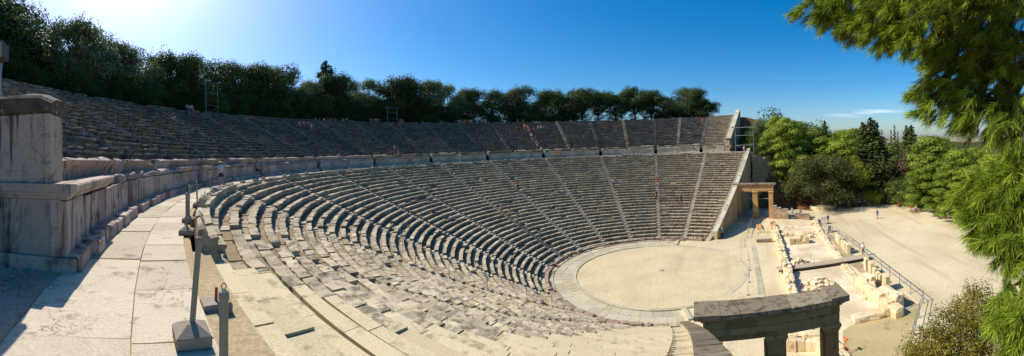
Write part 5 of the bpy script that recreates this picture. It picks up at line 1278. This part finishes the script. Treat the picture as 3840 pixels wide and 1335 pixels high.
# ------------------------------------------------------------------ overhanging pine at the right
def near_pine():
    rs = np.random.RandomState(21); az_ = radians(-57); tx, ty = CP[0] + 6.2*cos(az_), CP[1] + 6.2*sin(az_)
    g = ground_h(tx, ty); t = thing('overhanging_pine', 'large pine leaning in from the right edge, long bright needles hanging over the view', 'tree', (tx, ty, g)); O = np.array([tx, ty, g])
    def ax(z): return np.array([tx + .25*sin(z*.3), ty + .2*cos(z*.25), z])
    mb = MB(); zs = np.linspace(g-.5, 22.5, 12); mb.tube([ax(z) for z in zs], [.36 - .024*i for i in range(12)], 10); mb.build('trunk', M['bark'], t)
    # boughs: measured foliage masses, plus unseen sprays above the frame added to shade the middle ones (x, y, distance, radius, number of shoots, droop)
    S = [(3050, 30, 5.4, .34, 26), (3120, -20, 5.6, .4, 20), (3110, 70, 5.3, .28, 22), (3190, 20, 5.2, .42, 34), (3200, 110, 5.1, .26, 24), (3290, 60, 5.0, .45, 44), (3300, 150, 5.0, .28, 30), (3390, 40, 5.1, .5, 40), (3400, 150, 4.9, .33, 36), (3480, 90, 4.8, .48, 46), (3500, 200, 4.8, .3, 34), (3590, 60, 4.9, .55, 50), (3600, 180, 4.7, .42, 46),
         (3700, 60, 4.8, .55, 46), (3720, 200, 4.6, .45, 40), (3820, 80, 4.7, .6, 40), (3830, 240, 4.6, .45, 30), (3530, 290, 4.7, .26, 20), (3600, 330, 4.6, .34, 30), (3480, 350, 4.6, .24, 18), (3430, 345, 4.6, .12, 8), (3540, 400, 4.6, .3, 26), (3470, 430, 4.55, .16, 9), (3650, 430, 4.5, .34, 28), (3590, 480, 4.5, .2, 14), (3730, 380, 4.5, .4, 26), (3750, 490, 4.4, .3, 26), (3820, 420, 4.4, .4, 22), (3830, 530, 4.3, .3, 22), (3700, 300, 4.9, .4, 18), (3790, 570, 4.3, .22, 14), (3640, 260, 5.2, .5, 40), (3740, 330, 5.1, .5, 44), (3820, 320, 5.2, .5, 40), (3700, 450, 4.9, .42, 34), (3790, 470, 4.9, .42, 34), (3560, 360, 4.9, .34, 22), (3830, 620, 4.5, .34, 30), (3790, 650, 4.4, .3, 24), (3330, -130, 5.2, .55, 44), (3450, -180, 5.1, .6, 50), (3560, -120, 5.0, .6, 50), (3680, -160, 5.0, .6, 50), (3790, -120, 4.9, .6, 44), (3400, -380, 5.0, .7, 50), (3540, -420, 5.0, .7, 50), (3680, -420, 4.9, .7, 50), (3250, -60, 5.3, .4, 30), (3420, -40, 5.3, .5, 40), (3640, -20, 5.2, .5, 44), (3760, 0, 5.2, .5, 40), (3250, -150, 3.7, .4, 50), (3340, -150, 3.6, .45, 60), (3430, -160, 3.6, .45, 60), (3520, -170, 3.6, .45, 60), (3610, -170, 3.6, .45, 60), (3380, -330, 3.6, .5, 60), (3500, -340, 3.6, .5, 60),
         (3620, 730, 4.1, .16, 13), (3680, 720, 4.1, .22, 18), (3760, 700, 4.1, .28, 24), (3830, 680, 4.1, .3, 20), (3650, 800, 4.0, .17, 14), (3720, 800, 4.0, .24, 24), (3800, 790, 4.0, .28, 24), (3660, 900, 3.95, .13, 12), (3740, 900, 3.9, .22, 24), (3820, 890, 3.9, .24, 22), (3770, 980, 3.9, .16, 14), (3835, 990, 3.9, .18, 12),
         (3770, 1130, 3.7, .14, 12), (3835, 1110, 3.7, .18, 14), (3760, 1210, 3.6, .17, 17), (3830, 1220, 3.5, .2, 18), (3800, 1300, 3.5, .18, 16)]
    tubes = MB(); tw = MB(); tips = []; dirs = []; shade = []
    limb_z = {0: 18.6, 1: 16.8, 2: 15.4, 3: 14.2, 4: 13.2}
    for (x, y, d, r, n) in S:
        if 240 < y < 640: n = int(n*.62)
        C = AT(x, y, d); top = y < 620
        z0 = (18.2 if y < 220 else 16.4) if top else (14.2 if y < 1020 else 12.8)
        A = ax(z0); hd = C - A; L_ = np.linalg.norm(hd)
        m1 = A + hd*.35 + np.array([0, 0, .35 if top else .15]); m2 = A + hd*.72 + np.array([0, 0, .22 if top else .1]); base = C - hd/L_*r*.9 + np.array([0, 0, .12])
        tubes.tube([A, m1, m2, base], [.06 if top else .035, .04, .026, .016], 6)
        out = hd/L_
        for k in range(n):
            q = rs.normal(0, 1, 3); q /= np.linalg.norm(q); q *= r*rs.uniform(.25, 1.0)**.6*np.array([1, 1, .8]); tip = C + q
            mid = (base + tip)/2 + rs.normal(0, .04, 3) + np.array([0, 0, .03]); tw.tube([base, mid, tip], [.008, .006, .003], 3, cap=False)
            dd = (tip-mid); dd /= np.linalg.norm(dd); v = dd*.8 + out*.3 + np.array([0, 0, -.05 if top else .12]) + rs.normal(0, .18, 3); v /= np.linalg.norm(v)
            for f in (1.0, .8, .6): 
                tips.append(mid + (tip-mid)*f); dirs.append(v); 
            tips.append(base + (mid-base)*.8); dirs.append(v)
    tubes.build('boughs', M['bark'], t); tw.build('twigs', M['bark'], t)
    T = np.array(tips); Dv = np.array(dirs); per = 26; n = len(T)
    T = np.repeat(T, per, 0) + rs.normal(0, .012, (n*per, 3)); Dv = np.repeat(Dv, per, 0); nd = Dv + rs.normal(0, .34, Dv.shape); nd /= np.linalg.norm(nd, axis=1)[:, None]
    ln = rs.uniform(.11, .2, len(T))[:, None]; side = np.cross(nd, rs.normal(0, 1, nd.shape)); side /= np.linalg.norm(side, axis=1)[:, None]; wd = .0026
    mid = T + nd*ln*.55 + np.array([0, 0, -.004]); end = T + nd*ln + np.array([0, 0, -.014])
    V = np.stack([T - side*wd, T + side*wd, mid + side*wd, end, mid - side*wd], 1).reshape(-1, 3) - O
    F = np.arange(len(T)*5).reshape(-1, 5)
    tint = np.clip(np.repeat(rs.uniform(.1, .9, n), per) + rs.normal(0, .15, len(T)), 0, 1)
    me = mesh_np(V, F, L['near'], tint, name='needles'); o = bpy.data.objects.new('needles', me); COL.objects.link(o); o.parent = t
near_pine()
# ------------------------------------------------------------------ people
def skin(verts, edges, radii, root=0, sub=1, name='body'):
    me = bpy.data.meshes.new('tmp'); me.from_pydata([tuple(v) for v in verts], edges, []); o = bpy.data.objects.new('tmp', me); COL.objects.link(o)
    o.modifiers.new('s', 'SKIN'); 
    if not me.skin_vertices: 
        bpy.context.view_layer.objects.active = o; o.select_set(True)
    lay = me.skin_vertices[0].data
    for i, r in enumerate(radii):
        lay[i].radius = (r, r) if not hasattr(r, '__len__') else r; lay[i].use_root = (i == root)
    if sub: m = o.modifiers.new('u', 'SUBSURF'); m.levels = sub; m.render_levels = sub
    bpy.context.view_layer.update(); dg = bpy.context.evaluated_depsgraph_get()
    out = bpy.data.meshes.new_from_object(o.evaluated_get(dg)); out.name = name; bpy.data.objects.remove(o); bpy.data.meshes.remove(me)
    out.polygons.foreach_set('use_smooth', np.ones(len(out.polygons), bool)); return out
def figure(pose):
    """joints of one figure facing +x, origin between the feet (or on the seat)"""
    J = {'pel': (0, 0, .95), 'spi': (0, 0, 1.13), 'che': (.0, 0, 1.33), 'nec': (0, 0, 1.46), 'hea': (.02, 0, 1.57), 'top': (.01, 0, 1.66)}
    lean = {'sit': .12, 'walk': .03, 'down': .05}.get(pose, 0)
    for s, n in ((1, 'l'), (-1, 'r')):
        J['hip'+n] = (0, s*.09, .90); st = {'walk': .30, 'down': .18}.get(pose, .03)*s
        J['kne'+n] = (st*.55 + .04, s*.10, .50); J['ank'+n] = (st, s*.10, .09 + (.05 if st < -.1 else 0)); J['toe'+n] = (st+.16, s*.11, .035)
        J['sho'+n] = (0, s*.17, 1.39); sw = -st*.8
        J['elb'+n] = (sw*.5 - .03, s*.23, 1.12); J['wri'+n] = (sw + .06, s*.23, .88)
        if pose == 'phone': J['elb'+n] = (.02, s*.23, 1.12); J['wri'+n] = (.24, s*.10, 1.20)
        if pose == 'hips': J['elb'+n] = (-.04, s*.32, 1.16); J['wri'+n] = (.05, s*.18, .98)
        if pose == 'sit':
            J['hip'+n] = (.02, s*.09, .10); J['kne'+n] = (.46, s*.13, .14); J['ank'+n] = (.44, s*.12, -.30); J['toe'+n] = (.60, s*.13, -.36)
            J['sho'+n] = (lean*.8, s*.17, .55); J['elb'+n] = (.18, s*.24, .32); J['wri'+n] = (.38, s*.13, .24)
    if pose == 'sit': J.update({'pel': (0, 0, .13), 'spi': (.02, 0, .30), 'che': (.07, 0, .49), 'nec': (.11, 0, .62), 'hea': (.15, 0, .73), 'top': (.15, 0, .82)})
    elif lean:
        for k in ('spi', 'che', 'nec', 'hea', 'top', 'shol', 'shor'): x, y, z = J[k]; J[k] = (x + lean*(z-.95)*1.6, y, z)
    R = dict(pel=.125, spi=.105, che=.125, nec=.055, hea=.088, top=.075)
    V = []; E = []; Q = []; ix = {}
    def v(k, r): ix[k] = len(V); V.append(J[k]); Q.append(r)
    for k in ('pel', 'spi', 'che', 'nec', 'hea', 'top'): v(k, R[k])
    E += [(0, 1), (1, 2), (2, 3), (3, 4), (4, 5)]
    for n in 'lr':
        for k, r in (('hip', .085), ('kne', .056), ('ank', .038), ('toe', .03)): v(k+n, r)
        E += [(0, ix['hip'+n]), (ix['hip'+n], ix['kne'+n]), (ix['kne'+n], ix['ank'+n]), (ix['ank'+n], ix['toe'+n])]
        for k, r in (('sho', .056), ('elb', .04), ('wri', .026)): v(k+n, r)
        E += [(2, ix['sho'+n]), (ix['sho'+n], ix['elb'+n]), (ix['elb'+n], ix['wri'+n])]
        w_ = np.array(J['wri'+n]); e = np.array(J['elb'+n]); d = w_ - e; d /= np.linalg.norm(d); sd = np.cross(d, (0, 0, 1.0) if abs(d[2]) < .8 else (1.0, 0, 0)); sd /= np.linalg.norm(sd)
        J['pal'] = tuple(w_ + d*.07); pi_ = len(V); V.append(J['pal']); Q.append((.034, .018)); E.append((ix['wri'+n], pi_))
        for q, (o_, l) in enumerate(((-.027, .07), (-.009, .082), (.009, .078), (.026, .062))):
            a = len(V); nn = np.cross(sd, d); V.append(tuple(w_ + d*.105 + sd*o_)); V.append(tuple(w_ + d*(.105+l*.6) + sd*o_*1.1 + nn*.02)); Q.extend([.009, .007]); E.extend([(pi_, a), (a, a+1)])
        a = len(V); V.append(tuple(w_ + d*.05 - sd*.045)); V.append(tuple(w_ + d*.085 - sd*.055)); Q.extend([.011, .008]); E.extend([(pi_, a), (a, a+1)])
    # nose and ears
    h = np.array(J['hea']); a = len(V); V += [tuple(h + (.105, 0, .0)), tuple(h + (0, .095, .0)), tuple(h + (0, -.095, 0))]; Q += [.014, .016, .016]; E += [(ix['hea'], a), (ix['hea'], a+1), (ix['hea'], a+2)]
    out = {'body': skin(V, E, Q, 0, 1, 'body')}
    def L_(a, b, t): return tuple(np.array(J[a])*(1-t) + np.array(J[b])*t)
    for long_, key in ((0, 'shirt'), (1, 'long_shirt')):
        t = .55; V = [L_('pel', 'spi', -.15), J['spi'], J['che'], L_('che', 'nec', .7)]; Q = [.14, .128, .145, .07]; E = [(0, 1), (1, 2), (2, 3)]
        for n in 'lr':
            a = len(V); V += [J['sho'+n], L_('sho'+n, 'elb'+n, t)]; Q += [.072, .062]; E += [(2, a), (a, a+1)]
            if long_: V += [J['elb'+n], L_('elb'+n, 'wri'+n, .85)]; Q += [.052, .042]; E += [(a+1, a+2), (a+2, a+3)]
        out[key] = skin(V, E, Q, 0, 1, key)
    for key, t in (('shorts', .85), ('trousers', 1)):
        V = [L_('pel', 'spi', .1), J['pel']]; Q = [.128, .142]; E = [(0, 1)]
        for n in 'lr':
            a = len(V); V += [J['hip'+n], L_('hip'+n, 'kne'+n, t)]; Q += [.102, .078 if key == 'shorts' else .072]; E += [(1, a), (a, a+1)]
            if key == 'trousers': V += [L_('kne'+n, 'ank'+n, .95)]; Q += [.058]; E += [(a+1, a+2)]
        out[key] = skin(V, E, Q, 1, 1, key)
    V = []; Q = []; E = []
    mb = MB(); c = np.array(J['top']); 
    prof = [(.078, -.09), (.098, -.05), (.104, 0), (.092, .035), (.06, .06), (.02, .072)]
    mb.lathe((c[0]-.022, c[1], c[2]+.005), prof, 12); out['hair'] = mesh_np(mb.V, mb.F, None, mb.T, True, 'hair')
    mb = MB(); mb.lathe((c[0]-.02, c[1], c[2]+.005), prof, 12); mb.box((c[0]-.09, 0, c[2]-.30), (.07, .13, .30), bev=.03); out['long_hair'] = mesh_np(mb.V, mb.F, None, mb.T, True, 'long_hair')
    mb = MB(); mb.lathe((c[0]-.005, c[1], c[2]+.0), [(.17, -.005), (.172, .008), (.11, .02), (.10, .085), (.06, .10)], 14); out['hat'] = mesh_np(mb.V, mb.F, None, mb.T, False, 'hat')
    mb = MB()
    for n in 'lr':
        a = np.array(J['ank'+n]); b = np.array(J['toe'+n]); m = (a+b)/2; mb = MB(); mb.box((m[0]+.0, m[1], min(a[2], b[2])-.035), (.27, .10, .085), bev=.025); out['shoe'+n] = mesh_np(mb.V, mb.F, None, mb.T, False, 'shoe')
    c = np.array(J['che']); mb = MB(); mb.box((c[0]-.22, 0, c[2]-.26), (.17, .28, .42), bev=.05); out['backpack'] = mesh_np(mb.V, mb.F, None, mb.T, False, 'backpack')
    return out
FIG = {p: figure(p) for p in ('stand', 'walk', 'down', 'phone', 'hips', 'sit')}
CLO = {}
def cloth(c):
    if c not in CLO: CLO[c] = plain_mat('cloth_%d_%d_%d' % c, c, .85, 0, .12, 14, .1)
    return CLO[c]
def stripes(name, a, b, sc=95, plaid=False):
    n = NT(name); s = n.t.nodes.new('ShaderNodeSeparateXYZ'); n.t.links.new(n.co, s.inputs[0])
    f = n.math('GREATER_THAN', n.math('SINE', n.math('MULTIPLY', s.outputs[2], sc)), .2)
    if plaid: f = n.math('MULTIPLY', n.math('ADD', f, n.math('GREATER_THAN', n.math('SINE', n.math('MULTIPLY', s.outputs[1], sc)), .2)), .5)
    n.col(n.mix(f, lin(a), lin(b))); n.rough(.85, .1); return n.m
SKIN = [plain_mat('skin_light', (200, 154, 130), .6, 0, .08), plain_mat('skin_tanned', (160, 114, 90), .6, 0, .08)]
SPEC = {'striped': stripes('striped_cloth', (230, 232, 236), (112, 130, 160), 110), 'plaid': stripes('plaid_cloth', (90, 84, 106), (190, 186, 196), 90, True)}
COLS = dict(white=(228, 226, 220), red=(190, 44, 36), blue=(38, 70, 168), navy=(34, 40, 66), black=(28, 28, 32), pink=(222, 108, 126), purple=(96, 40, 110), teal=(28, 148, 150), green=(40, 130, 86), yellow=(214, 176, 70), grey=(132, 134, 138), khaki=(176, 158, 120), orange=(226, 96, 30), brown=(104, 76, 54), denim=(84, 112, 152), lilac=(196, 178, 206), cream=(224, 208, 176))
HAIRC = dict(dark=(40, 30, 24), brown=(94, 64, 40), fair=(176, 140, 88), grey=(160, 156, 150), red=(150, 76, 36))
def person(label, p, face, pose, shirt, legs, hair='dark', longleg=False, longhair=False, hat=None, pack=None, sk=0, sc=1.0, longsleeve=False, group=None):
    F = FIG[pose]; o = bpy.data.objects.new('person', F['body']); COL.objects.link(o); o.location = tuple(float(v) for v in p); o.rotation_euler = (0, 0, radians(face)); o.scale = (sc, sc, sc)
    tag(o, label, 'person', group)
    def wear(nm, me, mat):
        c = bpy.data.objects.new(nm, me); COL.objects.link(c); c.parent = o; 
        if not me.materials: me.materials.append(None)
        c.material_slots[0].link = 'OBJECT'; c.material_slots[0].material = mat
    me = F['body']; 
    if not me.materials: me.materials.append(None)
    o.material_slots[0].link = 'OBJECT'; o.material_slots[0].material = SKIN[sk]
    wear('shirt', F['long_shirt' if longsleeve else 'shirt'], SPEC.get(shirt) or cloth(COLS[shirt])); wear('trousers' if longleg else 'shorts', F['trousers' if longleg else 'shorts'], cloth(COLS[legs]))
    wear('hair', F['long_hair' if longhair else 'hair'], cloth(HAIRC[hair])); wear('shoe', F['shoel'], cloth(COLS['black' if pose != 'sit' else 'brown'])); wear('shoe', F['shoer'], cloth(COLS['black' if pose != 'sit' else 'brown']))
    if hat: wear('hat', F['hat'], cloth(COLS[hat]))
    if pack: wear('backpack', F['backpack'], cloth(COLS[pack]))
    return o
def surf(x, y):
    r = ray(x, y); t = 3.0
    while t < 130:
        P = CP + r*t; R = hypot(P[0], P[1])
        z = (.35 + (R-R0)*.47) if R < 39.3 else (ZD if R < 41.6 else (14.22 + (R-UR0)*URISE/UTREAD if R < 58.6 else 22.3))
        if R > 12.5 and P[2] < z: return P
        t += .04
    return P
def on_row(x, y, sit=True, stair=False):
    P = surf(x, y); R = hypot(P[0], P[1]); a = degrees(atan2(P[1], P[0])) % 360
    if R > 42: k = min(UN-1, max(0, round((R-UR0-.2)/UTREAD))); r = UR0 + UTREAD*k; z = 14.22 + URISE*k
    elif R < 39.3: k = min(NROW-1, max(0, round((R-R0-.2)/TREAD))); r = R0 + TREAD*k; z = .35 + RISE*k
    else: return P, a
    return np.array(pol(r + (.16 if sit else .2), a, z)), a
W2 = lambda x, y: (960 + x*.7453, y*.7455)
W3 = lambda x, y: (1920 + x*.7453, y*.7455)
W1 = lambda x, y: (x*.7453, y*.7455)
W6 = lambda x, y: (960 + x*.7453, 667 + y*.7455)
# the two men on the walkway
p = G(829, 695, ZD); person('man in a striped shirt, navy shorts and straw hat on the walkway', p, 95, 'phone', 'striped', 'navy', 'brown', hat='cream')
p = G(966, 665, ZD); person('man in a plaid shirt and dark shorts farther along the walkway', p, 70, 'stand', 'plaid', 'navy', 'brown')
# seated people, upper tier
def seated(lst, group):
    for (q, shirt, legs, hair, lh, lab) in lst:
        P, a = on_row(*q); person(lab, P, a + 180 + RND.uniform(-20, 20), 'sit', shirt, legs, hair, longhair=lh, sk=RND.randrange(2), group=group)
seated([(W1(862, 592), 'black', 'white', 'dark', True, 'woman in black top seated alone high on the near upper seats')], None)
seated([(W1(928, 552), 'black', 'black', 'dark', False, 'left most of four people seated at the rim on the left'), (W1(943, 552), 'white', 'navy', 'brown', False, 'person in white, second of four seated at the rim on the left'), (W1(953, 553), 'cream', 'denim', 'dark', False, 'third of four seated at the rim on the left'), (W1(964, 553), 'white', 'orange', 'fair', True, 'person with orange bag colours, right end of the left rim group')], 'people seated at the left rim')
cs = ['black', 'pink', 'white', 'cream', 'khaki', 'lilac', 'red', 'white', 'navy', 'grey']
seated([(W2(196 + i*9.3, 628 + (3 if i % 2 else 0)), cs[i], cs[(i*3+1) % 10], ['dark', 'fair', 'brown'][i % 3], i % 2 == 0, 'person in %s, %s from the left in the long row below the rim' % (cs[i], ORD[i])) for i in range(9)], 'row of people seated below the rim')
P, a = on_row(*W2(285, 668), sit=False); person('person in a blue striped top standing right of the long seated row', P, a+180, 'stand', 'striped', 'denim', 'dark')
cs = ['cream', 'black', 'navy', 'red', 'pink']
seated([(W2(344 + i*13.5, 612), cs[i], ['white', 'khaki', 'denim', 'black', 'cream'][i], 'dark', i % 2 == 0, 'person in %s, %s of five seated at the rim right of the long row' % (cs[i], ORD[i])) for i in range(5)], 'five people seated at the rim')
seated([(W2(405, 790), 'yellow', 'khaki', 'brown', True, 'woman in yellow seated low on the upper tier')], None)
cs = ['denim', 'blue', 'cream', 'pink', 'red']
seated([(W2(566 + i*12, 606), cs[i], ['black', 'khaki', 'denim', 'white', 'navy'][i], 'dark', i % 2 == 1, 'person in %s, %s of five at the rim left of the lamp frame' % (cs[i], ORD[i])) for i in range(5)], 'people seated at the rim by the lamp frame')
seated([(W2(720, 610), 'pink', 'white', 'fair', True, 'left of a pair seated at the rim under the trees'), (W2(733, 610), 'orange', 'khaki', 'dark', False, 'right of a pair seated at the rim under the trees'), (W2(713, 635), 'red', 'denim', 'dark', False, 'person in red just below the seated pair'), (W2(722, 636), 'orange', 'navy', 'brown', True, 'person in orange just below the seated pair')], 'two pairs seated near the rim')
P, a = on_row(*W2(703, 778), sit=False); person('bare armed person in khaki standing left of the man in blue', P, a+150, 'stand', 'khaki', 'brown', 'dark', sk=1)
P, a = on_row(*W2(724, 790), sit=False); person('man in a blue shirt standing at the front of the upper tier', P, a+20, 'stand', 'blue', 'khaki', 'dark', longleg=True)
p = G(*W2(581, 828), ZD); person('woman in pink on the walkway below the man in blue', pol(41.0, degrees(atan2(p[1], p[0])), ZD), 200, 'walk', 'pink', 'khaki', 'brown', longhair=True)
cs = ['grey', 'white', 'navy', 'red', 'yellow', 'green', 'white', 'blue', 'white', 'lilac', 'black', 'pink']
seated([(W2(q, 613), cs[i], cs[(i*5+3) % 12], 'dark', i % 3 == 0, 'person in %s, %s from the left of the scattered rim group at the middle' % (cs[i], ORD[i])) for i, q in enumerate((1010, 1022, 1032, 1045, 1052, 1066, 1078, 1088, 1110, 1132, 1142, 1150))], 'people seated at the middle of the rim')
P, a = on_row(*W2(1118, 620), sit=False); person('person in white standing in the scattered rim group', P, a+180, 'stand', 'white', 'black', 'dark')
# queue on the stair of the far side, and others
for i, (q, s, l, lab) in enumerate([((66, 655), 'cream', 'grey', 'top walker on the far upper stairway, pale top'), ((67, 668), 'red', 'navy', 'walker in red behind the top one on the far upper stairway'), ((82, 660), 'orange', 'black', 'walker in orange at the right of the stairway queue'), ((88, 672), 'pink', 'denim', 'walker in pink in the stairway queue'), ((98, 700), 'white', 'black', 'walker in white halfway down the far upper stairway'), ((128, 745), 'pink', 'white', 'walker in pink low on the far upper stairway'), ((148, 775), 'cream', 'brown', 'lowest walker of the far upper stairway queue')]):
    P, a = on_row(*W3(*q), sit=False); person(lab, P, a + (0 if i < 2 else 180), 'down', s, l, ['dark', 'fair'][i % 2], sk=i % 2, longhair=i % 2 == 1, group='people on the far upper stairway')
seated([(W3(133 + 13*i, 645), c, 'denim', 'dark', i == 1, 'person in %s, %s of four seated right of the stairway queue' % (c, ORD[i])) for i, c in enumerate(('khaki', 'white', 'grey', 'blue'))], 'four people seated right of the queue')
seated([(W3(30, 616), 'grey', 'black', 'dark', False, 'shaded person in grey at the rim above the queue'), (W3(60, 616), 'brown', 'black', 'dark', False, 'shaded person in brown at the rim above the queue')], None)
seated([(W3(955, 604), 'red', 'black', 'dark', False, 'left of two in red and orange seated at the rim by the last stairway'), (W3(966, 604), 'orange', 'black', 'dark', False, 'right of two in red and orange seated at the rim by the last stairway')], None)
p = G(*W3(255, 793), ZD); q = pol(41.0, degrees(atan2(p[1], p[0])), ZD); person('person in orange brown walking the far walkway', q, 120, 'walk', 'orange', 'khaki', 'brown', sk=1)
p = pol(40.9, -8.6, ZD); person('person in orange in the shade beside the far upper pier', p, 180, 'stand', 'orange', 'black', 'dark', longleg=True)
p = AT(1172*.7453+1920, 775*.7455, 79.0); person('person in black standing in the open pipe frame', (p[0], p[1], ground_h(p[0], p[1])), 200, 'hips', 'black', 'denim', 'dark')
P, a = on_row(*W3(1178, 784), sit=False); person('person in white climbing onto the end of the lower tier', pol(38.6, far_end(38.6)+.7, 12.3), 30, 'down', 'white', 'grey', 'dark')
# walkers on the lower stairway at the middle, and others on the lower seats
for (q, s, l, h, lab, lh) in [((1600+848*.3349, 660+438*.3349), 'lilac', 'grey', 'fair', 'top of five walkers on the lower stairway, in white with bag', True), ((1600+930*.3349, 660+498*.3349), 'khaki', 'black', 'dark', 'second of five walkers on the lower stairway, khaki top', False), ((1600+1040*.3349, 660+585*.3349), 'pink', 'navy', 'brown', 'walker in bright pink shirt, third of five on the lower stairway', True), ((1600+1112*.3349, 660+635*.3349), 'white', 'denim', 'brown', 'walker in pale vest, fourth of five on the lower stairway', False), ((1600+1262*.3349, 660+742*.3349), 'teal', 'teal', 'red', 'lowest of the five walkers, woman in a teal top', True), ((1600+1030*.3349, 660+165*.3349), 'red', 'black', 'dark', 'person in dark red standing high up the lower seats', False), (Z7(507, 42), 'white', 'denim', 'dark', 'person in white standing in the third lower wedge', False), (Z7(728, 40), 'orange', 'khaki', 'dark', 'upper of a pair on the stairway, in orange', True), (Z7(735, 48), 'pink', 'white', 'fair', 'lower of a pair on the stairway, in pink', True), (Z7(728, 110), 'black', 'black', 'dark', 'person in black standing beside the stairway below the pair', False), (Z7(851, 138), 'purple', 'purple', 'dark', 'person in purple standing alone in the far lower seats', False)]:
    P, a = on_row(*q, sit=False); person(lab, P, a + 180 + RND.uniform(-25, 25), 'down' if 'walker' in lab else 'stand', s, l, h, longhair=lh, sk=RND.randrange(2), group='walkers on the lower stairway' if 'walker' in lab else None, longleg=('black' == l))
p = G(*Z1(205, 755)); person('person in a teal jacket and dark trousers at the foot of the end wall', p, 190, 'stand', 'teal', 'black', 'red', longleg=True, longsleeve=True, pack='teal')
# backpack left on the front seats
p = surf(*Z7(430, 690)); t = thing('blue_backpack', 'blue and white backpack lying on the front seats near the orchestra', 'backpack', (p[0], p[1], p[2]+.05)); mb = MB(); mb.box((0, 0, 0), (.34, .46, .34), .5, .03, .5, bev=.08); mb.build('bag_body', cloth((40, 84, 170)), t, local=True); mb = MB(); mb.box((-.19, .0, .05), (.08, .28, .2), .5, .01, .5, bev=.03); mb.build('front_pocket', cloth((220, 224, 230)), t, local=True)
# visitors on the gravel
p = G(*Z1(990, 505)); person('woman with long brown hair and jeans striding between the masonry walls', p, 100, 'walk', 'lilac', 'denim', 'brown', longleg=True, longhair=True)
p = G(*Z1(1082, 500)); person('man dressed in black walking behind the low stone wall', p, 270, 'walk', 'black', 'black', 'dark', longleg=True)
p = G(*ZL(835, 812)); person('woman in a blue jacket, yellow shorts and cap by the information board', p, 200, 'stand', 'blue', 'yellow', 'brown', longsleeve=True, hat='khaki')
p = G(*ZL(1590, 735)); person('man in a blue shirt and blue shorts walking across the gravel', p, 150, 'walk', 'blue', 'denim', 'grey', sk=1)
for (q, s, l, h, sc, lab) in [((2108, 650), 'red', 'khaki', 'grey', 1.05, 'man in a red shirt, left of the three on the gravel'), ((2142, 672), 'lilac', 'denim', 'fair', .85, 'small figure in front of the three on the gravel'), ((2176, 648), 'white', 'navy', 'grey', 1.0, 'person in a white shirt, right of the three on the gravel')]:
    p = G(*ZL(*q)); person(lab, p, 150, 'stand', s, l, h, sc=sc, sk=1, group='three visitors on the gravel')
p = G(*Z2(805, 575)); person('man in a white shirt leaning at the railing by the footbridge', p, 170, 'phone', 'white', 'brown', 'brown', longleg=True)
grp = [(905, 535, 'red', 'red', 'child in red at the edge of the round planter', .8), (940, 532, 'red', 'white', 'small child in red and white beside the planter', .65), (705, 490, 'grey', 'denim', 'person in grey behind the planter tree, left', 1), (738, 488, 'blue', 'black', 'person in blue behind the planter tree', 1), (635, 492, 'black', 'black', 'person in black at the end of the low wall', 1),
       (1055, 520, 'red', 'khaki', 'person in red at the left of the shaded group', 1.05), (1078, 500, 'blue', 'grey', 'person in blue behind the one in red in the shade', 1.05), (1103, 580, 'black', 'black', 'tall person in black at the front of the shaded group', 1.1), (1120, 560, 'navy', 'black', 'person in navy in the shaded group', 1), (1143, 575, 'teal', 'khaki', 'person in teal in the shaded group', 1), (1165, 555, 'denim', 'white', 'person in pale blue in the shaded group', 1), (1135, 450, 'black', 'black', 'person up on the steps behind the shaded group', 1), (1212, 545, 'white', 'grey', 'person in white in the middle of the shaded group', 1),
       (1235, 550, 'cream', 'khaki', 'person in cream in the middle of the shaded group', 1), (1262, 555, 'black', 'navy', 'person in black right of the one in cream', 1.05), (1290, 552, 'brown', 'black', 'person in brown in the shaded group', 1), (1318, 552, 'navy', 'black', 'person in navy at the right of the shaded group', 1.1), (1318, 470, 'blue', 'black', 'person in blue and white seated high on the curved wall', 1), (1342, 530, 'grey', 'grey', 'person in grey right of the shaded group', .95), (1398, 552, 'grey', 'black', 'person with pale top and dark trousers, right end of the shaded group', 1.05), (1185, 500, 'cream', 'black', 'person in cream at the back of the shaded group', 1)]
for i, (x, y, s, l, lab, sc) in enumerate(grp):
    p = G(*ZL(x, y)); z = 0
    if y < 480: p = AT(*ZL(x, y+20), 80.5); z = p[2]
    person(lab, (p[0], p[1], z), RND.uniform(90, 270), ['stand', 'hips', 'phone', 'walk'][i % 4], s, l, ['dark', 'brown', 'grey', 'fair'][i % 4], longleg=i % 2 == 0, sk=i % 2, sc=sc, group='visitors gathered in the tree shade', pack='blue' if i % 5 == 2 else None)
